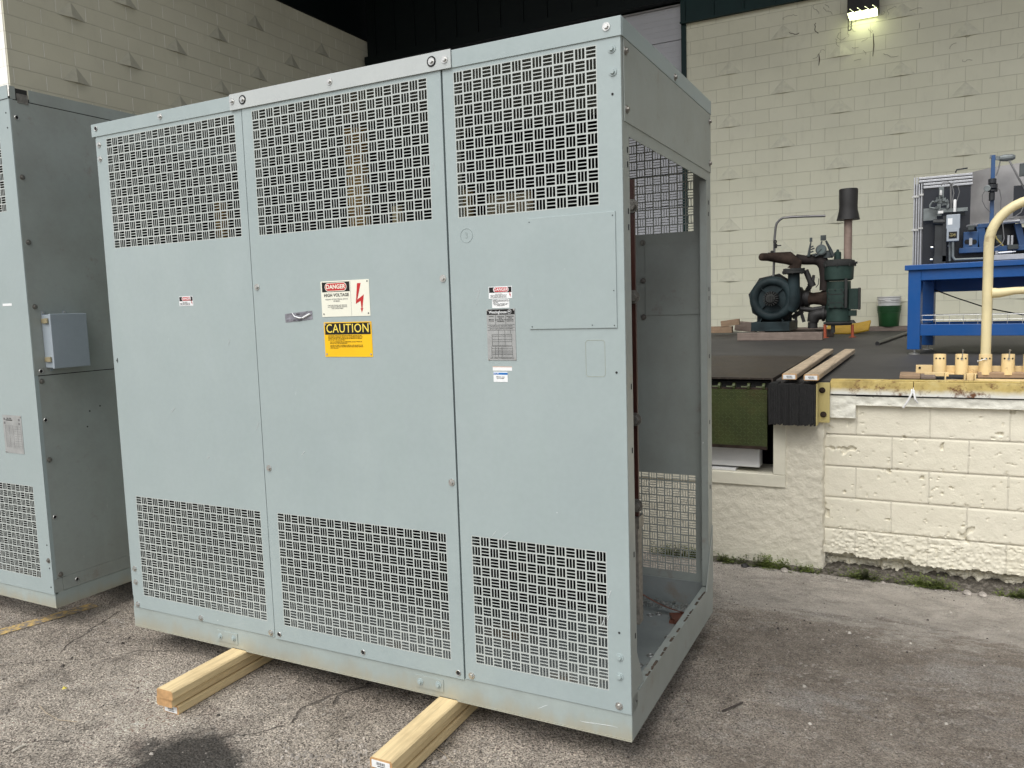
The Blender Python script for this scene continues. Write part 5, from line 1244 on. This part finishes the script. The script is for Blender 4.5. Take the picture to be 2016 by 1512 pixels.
# ------------------------------------------------------------------ blue bench
PH = R_(-10)
A0 = Vector((-.068, 7.67, DOCKZ))
bn = empty('workbench', A0, PH, 'heavy blue steel workbench with a lower tray shelf', 'workbench')
TW, TD, TH = 2.6, .75, .778
def leg(x, y, name='leg'):
    mb = MB(); mb.box(x, x+.10, y, y+.10, .045, TH-.045); l_ = mb.build(name, BLUE, bn, bevel=.003)
    mb = MB(); mb.cyl((x+.05, y+.05, .012), (x+.05, y+.05, .046), .010, .010, 10); mb.lathe((x+.05, y+.05, 0), (0,0,1), [(0, .045), (.008, .045), (.016, .014)], 20); mb.build('levelling_foot', STEEL, l_, smooth=True)
for x in (0, TW-.10):
    for y in (0, TD-.10): leg(x, y)
mb = MB(); mb.box(-.025, TW+.02, -.025, TD+.02, TH-.045, TH); mb.build('top', BLUE, bn, bevel=.004)
mb = MB(); mb.box(.1005, TW-.1005, .003, .05, TH-.135, TH-.0455); mb.box(.1005, TW-.1005, TD-.053, TD-.005, TH-.24, TH-.0455); mb.box(.02, .08, .1005, TD-.1005, TH-.14, TH-.046); mb.build('apron', BLUE, bn, bevel=.003)
mb = MB(); mb.box(.1005, TW-.1005, .006, .07, .165, .262); mb.box(.1005, TW-.1005, TD-.07, TD-.02, .165, .262); mb.box(.02, .08, .1005, TD-.1005, .165, .262); mb.box(.08, TW-.1, .0705, TD-.0705, .17, .19); mb.build('lower_shelf', BLUE, bn, bevel=.003)
mb = MB()
for k in range(24):
    x = .11+k*.105; mb.cyl((x, .035, .262), (x, .035, .34), .0022, .0022, 5); pass
for z in (.30, .34): mb.cyl((.1, .035, z), (TW-.1, .035, z), .002, .002, 5)
mb.cyl((.1, .30, .34), (TW-.1, .30, .34), .002, .002, 5); mb.build('wire_rail', STEEL, bn)
mb = MB(); mb.tube([(.12, .55, .56), (.3, .55, .48), (.55, .55, .38), (.8, .55, .32), (1.1, .5, .30)], .006, 6)
tag(mb.build('black_cable', BLACK, None, smooth=True), 'black cable sagging inside the blue bench', 'cable'); cb_ = bpy.data.objects['black_cable']; cb_.location = A0; cb_.rotation_euler = (0, 0, PH)
TZ = DOCKZ+TH
# aluminium framed black panel
YP = 8.15
def Pp(px, py, y): return aty(px, py, y)
af = empty('framed_panel', (0.1, YP, TZ), 0, 'black sheet in a double aluminium profile frame standing on the blue bench', 'panel')
def ach(mb, name, mat, **k):
    o = mb.build(name, mat, None, **k); o.parent = af; o.matrix_parent_inverse = Matrix.Translation((-.1, -YP, -TZ)); return o
xl = Pp(1796, 510, YP).x; ztop = Pp(1805, 350, YP).z; xr = Pp(1815, 510, YP).x; x2 = Pp(2000, 400, YP).x; s_ = (xr-xl)/2
mb = MB()
for k in range(4): mb.box(xl+k*s_*.5+.001, xl+(k+1)*s_*.5-.008, YP-.02-.004*(k % 2), YP+.03, TZ+.001, ztop-(.0 if k < 2 else .06))
for k in range(4):
    zz = ztop-.002-k*.028; mb.box(xl+s_ if k < 2 else xr, x2, YP-.018-.003*(k % 2), YP+.029, zz-.018, zz)
ach(mb, 'profile_frame', ALU, bevel=.0015)
mb = MB(); mb.box(xl+.002, xr, YP-.008, YP+.028, TZ+.001, ztop-.06); mb.box(xl+s_, x2, YP-.008, YP+.028, ztop-.11, ztop-.004); ach(mb, 'profile_groove', INK)
mb = MB(); mb.box(xr, x2, YP-.006, YP+.006, TZ+.001, ztop-.11); ach(mb, 'black_sheet', NAVY)
mb = MB()
for z in (ztop-.17, ztop-.47):
    mb.box(xl-.012, xl+s_+.003, YP-.032, YP-.026, z-.010, z+.008); mb.box(xl+s_+.004, xr+.002, YP-.032, YP-.026, z+.004, z+.020)
ach(mb, 'clip', STEEL)
# stainless drum on blue frame
YS = 7.95
dm = empty('steel_drum', (.7, YS+.4, TZ), 0, 'large curved stainless drum on a blue cradle above the bench', 'drum')
def mch(mb, name, mat, **k):
    o = mb.build(name, mat, None, **k); o.parent = dm; o.matrix_parent_inverse = Matrix.Translation((-.7, -YS-.4, -TZ)); return o
a = Pp(1890, 345, YS); b2 = Pp(1890, 438, YS)
R1 = 1.35; cx_, cy_ = a.x+1.05, YS+1.0-.55
mb = MB(); n_ = 30; th0 = math.pi+.30; top = Pp(2000, 318, YS-.12).z; bot = TZ+.40
ring = []
for i in range(n_+1):
    t = i/n_; an = R_(180)+R_(95)*t; x = cx_+1.05*math.cos(an); y = cy_+.62*math.sin(an); ring.append((x, y))
rb = []
for i, (x, y) in enumerate(ring):
    zt1 = a.z-.0+(.030*min(1, i/3))*1.0+.02*min(1, i/14); zb1 = b2.z-.02
    rb.append((mb.vert((x, y, zb1)), mb.vert((x, y, zt1)), mb.vert((x+.004, y+.006, zb1)), mb.vert((x+.004, y+.006, zt1))))
for i in range(n_):
    p, q = rb[i], rb[i+1]; mb.face((p[0], q[0], q[1], p[1])); mb.face((p[2], p[3], q[3], q[2])); mb.face((p[1], q[1], q[3], p[3])); mb.face((p[0], p[2], q[2], q[0]))
mch(mb, 'shell', STAIN, smooth=True)
mb = MB(); mb.tube([(x, y-.012, b2.z-.025) for x, y in ring], .016, 8); mch(mb, 'bottom_rim', ALU, smooth=True)
mb = MB(); q = Pp(1995, 400, YS-.20); mb.box(q.x, q.x+.3, YS-.20, YS-.188, Pp(1995, 426, YS-.2).z, Pp(1995, 366, YS-.2).z); mb.tube([Pp(1881, 340, YS), Pp(1884, 334, YS), Pp(1905, 331, YS)], .006, 6); mch(mb, 'dark_window', NAVY)
mb = MB()
z0 = TZ+.001
a1 = Pp(1888, 498, YS-.05); a2 = Pp(2020, 484, YS-.05); mb.box(a1.x, a2.x+.4, YS-.05, YS, Pp(1890, 499, YS).z, Pp(1890, 489, YS).z)
q = Pp(1897, 457, YS-.04); q2 = Pp(1925, 490, YS-.04); mb.box(q.x, q2.x, YS-.04, YS+.02, q2.z, q.z)
mb.bar(Pp(1930, 445, YS), Pp(1936, 488, YS), .06, .05); mb.bar(Pp(2003, 440, YS), Pp(2013, 485, YS), .05, .05); mb.box(Pp(1925, 445, YS).x, Pp(1948, 445, YS).x, YS-.03, YS+.05, Pp(1930, 449, YS).z, Pp(1930, 441, YS).z)
mch(mb, 'cradle', BLUED, bevel=.003)
mb = MB()
for px in (1904, 1918): q = Pp(px, 476, YS-.042); mb.cyl(q, q+Vector((0, -.004, 0)), .020, .020, 14)
a3 = Pp(1888, 510, YS+.1); mb.box(a3.x, a3.x+1.2, YS+.2, YS+.3, TZ+.002, b2.z-.06); mch(mb, 'dark_gap', HOLE)
mb = MB(); q = Pp(1911, 476, YS-.045); mb.box(q.x-.012, q.x+.012, YS-.05, YS-.045, q.z-.03, q.z+.03); q = Pp(1957, 511, YS-.2); mb.box(q.x, q.x+.8, YS-.2, YS-.15, Pp(1957, 512, YS-.2).z, Pp(1957, 502, YS-.2).z); mb.cyl(Pp(1965, 498, YS-.18), Pp(1992, 496, YS-.18), .010, .010, 10); mb.cyl(Pp(1992, 496, YS-.18), Pp(2000, 495, YS-.18), .005, .005, 8); mb.cyl(Pp(1962, 501, YS-.18), Pp(1962, 494, YS-.18), .012, .012, 8); mb.box(Pp(2008, 440, YS-.1).x, Pp(2030, 440, YS-.1).x, YS-.1, YS-.06, Pp(2008, 440, YS-.1).z, Pp(2008, 431, YS-.1).z)
for px in (1986, 1993): q = Pp(px, 470, YS-.05); mb.box(q.x-.008, q.x+.008, YS-.03, YS, q.z-.05, q.z+.03)
mch(mb, 'slide_rail', ALU, bevel=.001)
mb = MB(); q = Pp(1868, 446, YS-.06); mb.box(q.x, q.x+.12, YS-.02, YS+.03, Pp(1900, 424, YS).z, Pp(1900, 418, YS).z)
for (x0, y0, x1, y1, yy) in ((2008, 322, 2030, 345, -.30), (1906, 444, 1918, 452, -.1), (1962, 463, 1972, 478, -.06), (1984, 482, 2005, 490, -.08), (1940, 480, 1952, 487, -.07)):
    a = Pp(x0, y0, YS+yy); b2 = Pp(x1, y1, YS+yy); mch(MB().box(a.x, b2.x, YS+yy, YS+yy+.03, b2.z, a.z), 'bracket', GREYD, bevel=.001)
mch(mb, 'bracket', GREYD, bevel=.001)
mb = MB(); mb.tube([Pp(1956, 455, YS-.12), Pp(1962, 470, YS-.12), Pp(1975, 484, YS-.12)], .006, 6); mch(mb, 'yellow_hose', simple('dull_yellow_hose', (.35, .28, .08), .5), smooth=True)
# blue post with air regulator
YR = 7.78
rp = empty('regulator_post', (Pp(1957, 430, YR).x, YR, TZ), 0, 'thin blue post carrying a black air regulator in front of the drum', 'post')
def rch(mb, name, mat, **k):
    o = mb.build(name, mat, None, **k); o.parent = rp; o.matrix_parent_inverse = Matrix.Translation((-rp.location.x, -YR, -TZ)); return o
a = Pp(1952, 310, YR); b2 = Pp(1960, 310, YR)
mb = MB(); mb.box(a.x, b2.x, YR, YR+.035, TZ+.001, Pp(1956, 305, YR).z); rch(mb, 'post', BLUED, bevel=.002)
mb = MB(); q = Pp(1953, 372, YR-.03)
for (py0, py1, w_) in ((352, 362, .030), (363, 372, .036), (373, 378, .030), (379, 395, .022)): z1, z0_ = Pp(1952, py0, YR-.03).z, Pp(1952, py1, YR-.03).z; mb.lathe((Pp(1952, 370, YR-.03).x+.004, YR-.035, 0), (0,0,1), [(z0_, w_*.9), (z0_+.004, w_), (z1-.004, w_), (z1, w_*.8)], 14)
mb.box(b2.x-.01, b2.x+.02, YR-.02, YR, Pp(1958, 378, YR).z, Pp(1958, 362, YR).z); rch(mb, 'regulator', simple('black_regulator', (.02, .022, .025), .4))
mb = MB(); q = Pp(1944, 371, YR-.07); mb.lathe(q, (-.2, -1, 0), [(0, .024), (.012, .026), (.014, .02)], 18); rch(mb, 'gauge', GREYM)
mb = MB(); mb.bar(Pp(1960, 311, YR+.02), Pp(1985, 314, YR+.02), .03, .03); mb.box(Pp(1949, 306, YR).x, a.x-.0005, YR, YR+.03, Pp(1950, 311, YR).z, Pp(1950, 305, YR).z); mb.lathe(Pp(1968, 312, YR), (1, 0, 0), [(0, .022), (.03, .028), (.09, .026), (.11, .015)], 12); rch(mb, 'clamp', GREYM)
mb = MB(); mb.tube([Pp(1985, 313, YR), Pp(1992, 325, YR-.02), Pp(2005, 350, YR-.03), Pp(2017, 372, YR-.03)], .007, 6); mb.tube([Pp(1969, 318, YR), Pp(1966, 332, YR), Pp(1961, 346, YR)], .005, 6)
mb.tube([Pp(1940, 374, YR-.05), Pp(1934, 384, YR-.05), Pp(1934, 396, YR-.04), Pp(1940, 408, YR-.02), Pp(1950, 418, YR)], .0035, 6); mb.tube([Pp(1960, 368, YR-.03), Pp(1968, 374, YR-.03), Pp(1971, 390, YR-.02), Pp(1970, 410, YR), Pp(1974, 440, YR-.03), Pp(1977, 470, YR-.03), Pp(1973, 480, YR-.03), Pp(1958, 488, YR-.03)], .004, 6); mb.tube([Pp(1960, 421, YR-.05), Pp(1975, 429, YR-.07), Pp(1995, 429, YR-.08), Pp(2010, 418, YR-.08), Pp(2016, 405, YR-.08)], .005, 6)
rch(mb, 'hose', INK, smooth=True)
# pneumatic stand with grey junction box
YJ = 7.9
js = empty('actuator_stand', (Pp(1855, 510, YJ).x, YJ, TZ), 0, 'dark actuator stand with tangled fittings and a grey junction box', 'machine')
def jch(mb, name, mat, **k):
    o = mb.build(name, mat, None, **k); o.parent = js; o.matrix_parent_inverse = Matrix.Translation((-js.location.x, -YJ, -TZ)); return o
def pbox(mb, x0, y0, x1, y1, yy, d=.04):
    a = Pp(x0, y0, yy); b2 = Pp(x1, y1, yy); mb.box(min(a.x, b2.x), max(a.x, b2.x), yy, yy+d, min(a.z, b2.z), max(a.z, b2.z))
mb = MB(); pbox(mb, 1841, 440, 1860, 505, YJ, .06); mb.box(Pp(1838, 510, YJ).x, Pp(1862, 510, YJ).x, YJ-.02, YJ+.08, TZ+.001, Pp(1850, 504, YJ).z); pbox(mb, 1857, 425, 1862, 515, YJ-.02, .02)
mb.cyl(Pp(1837, 437, YJ), Pp(1860, 437, YJ), .026, .026, 14); jch(mb, 'column', simple('dark_machine', (.025, .028, .030), .5, 0, .3, 12))
mb = MB(); q = Pp(1826, 423, YJ+.06); mb.box(Pp(1818, 411, YJ+.06).x, Pp(1845, 411, YJ+.06).x, YJ+.06, YJ+.066, Pp(1818, 435, YJ+.06).z, Pp(1818, 411, YJ+.06).z); pbox(mb, 1845, 400, 1852, 422, YJ-.01, .03); mb.box(Pp(1855, 414, YJ).x, Pp(1905, 412, YJ).x, YJ-.02, YJ+.05, Pp(1870, 418, YJ).z, Pp(1870, 411, YJ).z); jch(mb, 'steel_plate', GREYM, bevel=.001)
mb = MB(); rs = random.Random(8)
pbox(mb, 1849, 368, 1858, 392, YJ, .03); pbox(mb, 1846, 392, 1860, 400, YJ-.01, .04); pbox(mb, 1860, 395, 1868, 404, YJ, .03)
for k in range(16): q = Pp(rs.uniform(1844, 1868), rs.uniform(380, 425), YJ-.02+rs.uniform(-.01, .02)); mb.obox(q, (1, rs.random(), rs.random()), (-rs.random(), 1, 0), (0, 0, 1), rs.uniform(.008, .02), .008, rs.uniform(.005, .016))
for (px, py) in ((1832, 487), (1831, 511), (1866, 484)): jch(MB().cyl(Pp(px, py, YJ-.01), Pp(px+5, py, YJ-.01), .009, .009, 8), 'bolt', STEEL)
jch(MB().tube([Pp(1846, 398, YJ), Pp(1836, 397, YJ), Pp(1831, 404, YJ), Pp(1831, 409, YJ), Pp(1846, 411, YJ)], .009, 8), 'segmented_hose', GREYM); jch(mb, 'fittings', GREYM)
mb = MB(); q = Pp(1852.5, 380, YJ-.01); mb.lathe(q+Vector((0,0,-.02)), (0,0,1), [(0, .008), (.01, .012), (.04, .010), (.045, .004)], 10); mb.lathe(Pp(1879.5, 417, YJ-.04), (0,0,1), [(0, .012), (.10, .012), (.105, .008)], 12); mb.box(Pp(1847, 418, YJ-.03).x, Pp(1857, 418, YJ-.03).x, YJ-.04, YJ-.03, Pp(1850, 421, YJ).z, Pp(1850, 416, YJ).z); jch(mb, 'sight_tube', WHITEP, smooth=True)
mb = MB(); mb.tube([Pp(1853, 366, YJ), Pp(1857, 359, YJ), Pp(1866, 358, YJ), Pp(1874, 362, YJ), Pp(1878, 380, YJ), Pp(1874, 400, YJ), Pp(1873, 420, YJ)], .0045, 6); mb.tube([Pp(1875, 363, YJ), Pp(1886, 366, YJ), Pp(1889, 378, YJ), Pp(1885, 392, YJ), Pp(1881, 402, YJ)], .0035, 6); mb.cyl(Pp(1872, 362, YJ+.02), Pp(1872, 425, YJ+.02), .008, .008, 8); jch(mb, 'hose', INK, smooth=True)
mb = MB(); pbox(mb, 1863.5, 423, 1890, 449, YJ-.10, .07); pbox(mb, 1864, 450, 1888, 474, YJ-.10, .06); jb = jch(mb, 'junction_box', simple('light_grey_box', (.34, .38, .42), .45), bevel=.004)
mb = MB(); pbox(mb, 1868, 456.5, 1884, 469, YJ-.1015, .001); jch(mb, 'box_opening', HOLE)
mb = MB(); pbox(mb, 1866, 430, 1875, 442, YJ-.1015, .001); jch(mb, 'box_label', WHITE)
mb = MB(); rs = random.Random(6)
for k in range(6): mb.tube([Pp(rs.uniform(1869, 1883), rs.uniform(457, 468), YJ-.104), Pp(rs.uniform(1870, 1882), rs.uniform(458, 467), YJ-.112), Pp(rs.uniform(1869, 1883), rs.uniform(457, 468), YJ-.104)], .0022, 5)
jch(mb, 'wires', simple('wire_tan', (.35, .30, .14), .5), smooth=True)
mb = MB(); mb.tube([Pp(1876, 475, YJ-.08), Pp(1876, 505, YJ-.08), Pp(1880, 511, YJ-.08), Pp(1935, 509, YJ-.08)], .011, 8); mb.cyl(Pp(1870, 475, YJ-.05), Pp(1870, 514, YJ-.05), .010, .010, 8); jch(mb, 'conduit', GREYM, smooth=True)
# ------------------------------------------------------------------ cream handle rack at the dock edge
YK = 5.50
rk = empty('handle_rack', (.3, YK, DOCKZ), 0, 'cream yellow steel rack of pipe sockets holding a tall tube handle at the dock edge', 'rack')
def kch(mb, name, mat, **k):
    o = mb.build(name, mat, None, **k); o.parent = rk; o.matrix_parent_inverse = Matrix.Translation((-.3, -YK, -DOCKZ)); return o
cxs = []
for px in (1850, 1893, 1940, 1984.5, 2028): cxs.append(aty(px, 715, YK).x)
zb = DOCKZ+.030; zt_s = aty(1850, 697, YK).z
for i, x in enumerate(cxs):
    mb = MB(); n = 20; h = zt_s-zb
    mb.lathe((x, YK, zb), (0,0,1), [(0, .036), (h*.97, .0345), (h, .033), (h, .028), (h-.03, .028)], 24); sk = kch(mb, 'socket', CREAMP, smooth=True)
    for k in (-1, 0, 1):
        a = k*.62; q = Vector((x+.0345*math.sin(a), YK-.0345*math.cos(a), zt_s-.025)); mb = MB(); mb.cyl(q, q+Vector((math.sin(a), -math.cos(a), 0))*.0012, .0055, .0055, 10); o = mb.build('socket_hole', HOLE, sk); o.matrix_parent_inverse = Matrix.Identity(4); o.location = -Vector((0, 0, 0))
    if i in (1, 2, 3):
        mb = MB(); q = Vector((x, YK-.038, zt_s-.026)); t = Vector((.004, 0, .045)) if i != 2 else Vector((-.035, -.005, -.012)); mb.cyl(q, q+t, .003, .003, 8); mb.lathe(q+t, t, [(0, .003), (.004, .006), (.010, .006), (.012, .003)], 8); mb.torus(q, (0, 1, 0), .006, .0018, 12, 5); kch(mb, 'hitch_pin', STEEL, smooth=True)
xa = aty(1803, 730, YK+.03).x; xe = cxs[-1]+.12
mb = MB(); zw = aty(1820, 718, YK+.03).z
P = [(xa, zb), (xa, zw-.01), (xa+.006, zw)]
mb.box(xa, xe, YK+.028, YK+.036, zb, zw-.004); mb.box(xa, xa+.09, YK+.010, YK+.0275, zb, zw); mb.box(xa+.09, xe, YK+.001, YK+.027, zb-.004, zb+.004)
mb.box(aty(1820, 740, YK-.06).x, aty(1868, 740, YK-.06).x, YK-.055, YK-.045, aty(1840, 741, YK-.06).z, aty(1840, 733, YK-.06).z)
kch(mb, 'back_rail', CREAMP, bevel=.002)
mb = MB(); yq = YK-.14
a = aty(1860, 735, yq); b2 = aty(1901, 753, yq); mb.box(a.x, a.x+.008, yq, YK-.05, b2.z+.004, a.z); mb.box(a.x, b2.x, yq, YK-.05, b2.z, b2.z+.008); mb.box(b2.x-.008, b2.x, yq, yq+.06, b2.z+.0085, aty(1901, 737, yq).z)
a = aty(1919, 737, yq); b2 = aty(2016, 753, yq); mb.box(a.x, a.x+.008, yq, YK-.05, b2.z+.004, a.z); mb.box(a.x, b2.x+.2, yq, YK-.05, b2.z, b2.z+.010)
mb.box(aty(1903, 745, yq+.05).x, aty(1917, 745, yq+.05).x, yq+.05, yq+.09, aty(1903, 752, yq+.05).z, aty(1903, 736, yq+.05).z)
kch(mb, 'front_channel', CREAMP, bevel=.0015)
q = aty(1805, 724, YK+.009); mb = MB(); mb.cyl((q.x+.016, YK+.0095, q.z), (q.x+.016, YK+.006, q.z), .007, .007, 12); kch(mb, 'rail_hole', RUST)
# U handle
xh = cxs[2]; mb = MB(); pts = [Vector((xh, YK, zb+.02)), Vector((xh, YK, aty(1945, 480, YK).z))]
c0 = pts[-1].copy(); Rr = .245
for k in range(1, 10): a = k/9*math.pi/2; pts.append(c0+Vector((Rr-Rr*math.cos(a), 0, Rr*math.sin(a))))
pts.append(pts[-1]+Vector((.4, 0, 0)))
mb.tube(pts, .0275, 20); kch(mb, 'tube_handle', TUBEP, smooth=True)
zc = aty(1952, 577, YK).z; mb = MB(); mb.tube([Vector((xh+.022, YK, zc)), Vector((xh+.06, YK, zc)), Vector((xh+.14, YK, zc+.01)), Vector((xh+.5, YK, zc+.012))], [.032, .028, .022, .021], 14); kch(mb, 'crossbar', TUBEP, smooth=True)
# blocks under the rack
def blk(px0, py0, px1, py1, y, d, label, mat=PINEX):
    a = aty(px0, py0, y); b2 = aty(px1, py1, y); mb = MB(); mb.box(a.x, b2.x, y, y+d, DOCKZ+.0095, a.z); tag(mb.build('wood_block', mat, None, bevel=.004), label, 'wood block', 'wood blocks under the rack')
blk(1771, 738, 1812, 752, YK-.14, .22, 'light brown block sticking out left under the cream rack')
blk(1813, 740, 1842, 752, YK-.15, .19, 'second block with dark end under the left of the cream rack', OLDWOOD)
a = aty(1924, 748, YK+.0); mb = MB(); mb.box(a.x, a.x+.7, YK-.03, YK+.045, DOCKZ+.0095, DOCKZ+.046); tag(mb.build('wood_block', PINEX, None, bevel=.004), 'long brown block under the right of the cream rack', 'wood block', 'wood blocks under the rack')
# ------------------------------------------------------------------ light
w = bpy.data.worlds.new('World'); scn.world = w; w.use_nodes = True; nt = w.node_tree
bg = nt.nodes['Background']; sky = nt.nodes.new('ShaderNodeTexSky'); sky.sky_type = 'NISHITA'; sky.sun_disc = False
SUN_EL, SUN_AZ = 54, 190      # azimuth in degrees clockwise from +y: light comes from behind the camera, a little to the left
sky.sun_elevation = R_(SUN_EL); sky.sun_rotation = R_(SUN_AZ); sky.air_density = 1.0; sky.dust_density = 3.0; sky.ozone_density = 1.0
hs = nt.nodes.new('ShaderNodeHueSaturation'); hs.inputs['Saturation'].default_value = .30
nt.links.new(sky.outputs[0], hs.inputs['Color']); nt.links.new(hs.outputs[0], bg.inputs['Color']); bg.inputs['Strength'].default_value = .12
sd = bpy.data.lights.new('sun', 'SUN'); sd.energy = 1.8; sd.angle = R_(50); sd.color = (1, .985, .955)
so = bpy.data.objects.new('sun', sd); col.objects.link(so)
dirv = Vector((math.sin(R_(SUN_AZ))*math.cos(R_(SUN_EL)), math.cos(R_(SUN_AZ))*math.cos(R_(SUN_EL)), math.sin(R_(SUN_EL))))
so.rotation_euler = dirv.to_track_quat('Z', 'Y').to_euler(); so.location = dirv*20
scn.view_settings.view_transform = 'Standard'; scn.view_settings.look = 'None'; scn.view_settings.exposure = 0.38; scn.view_settings.gamma = 1
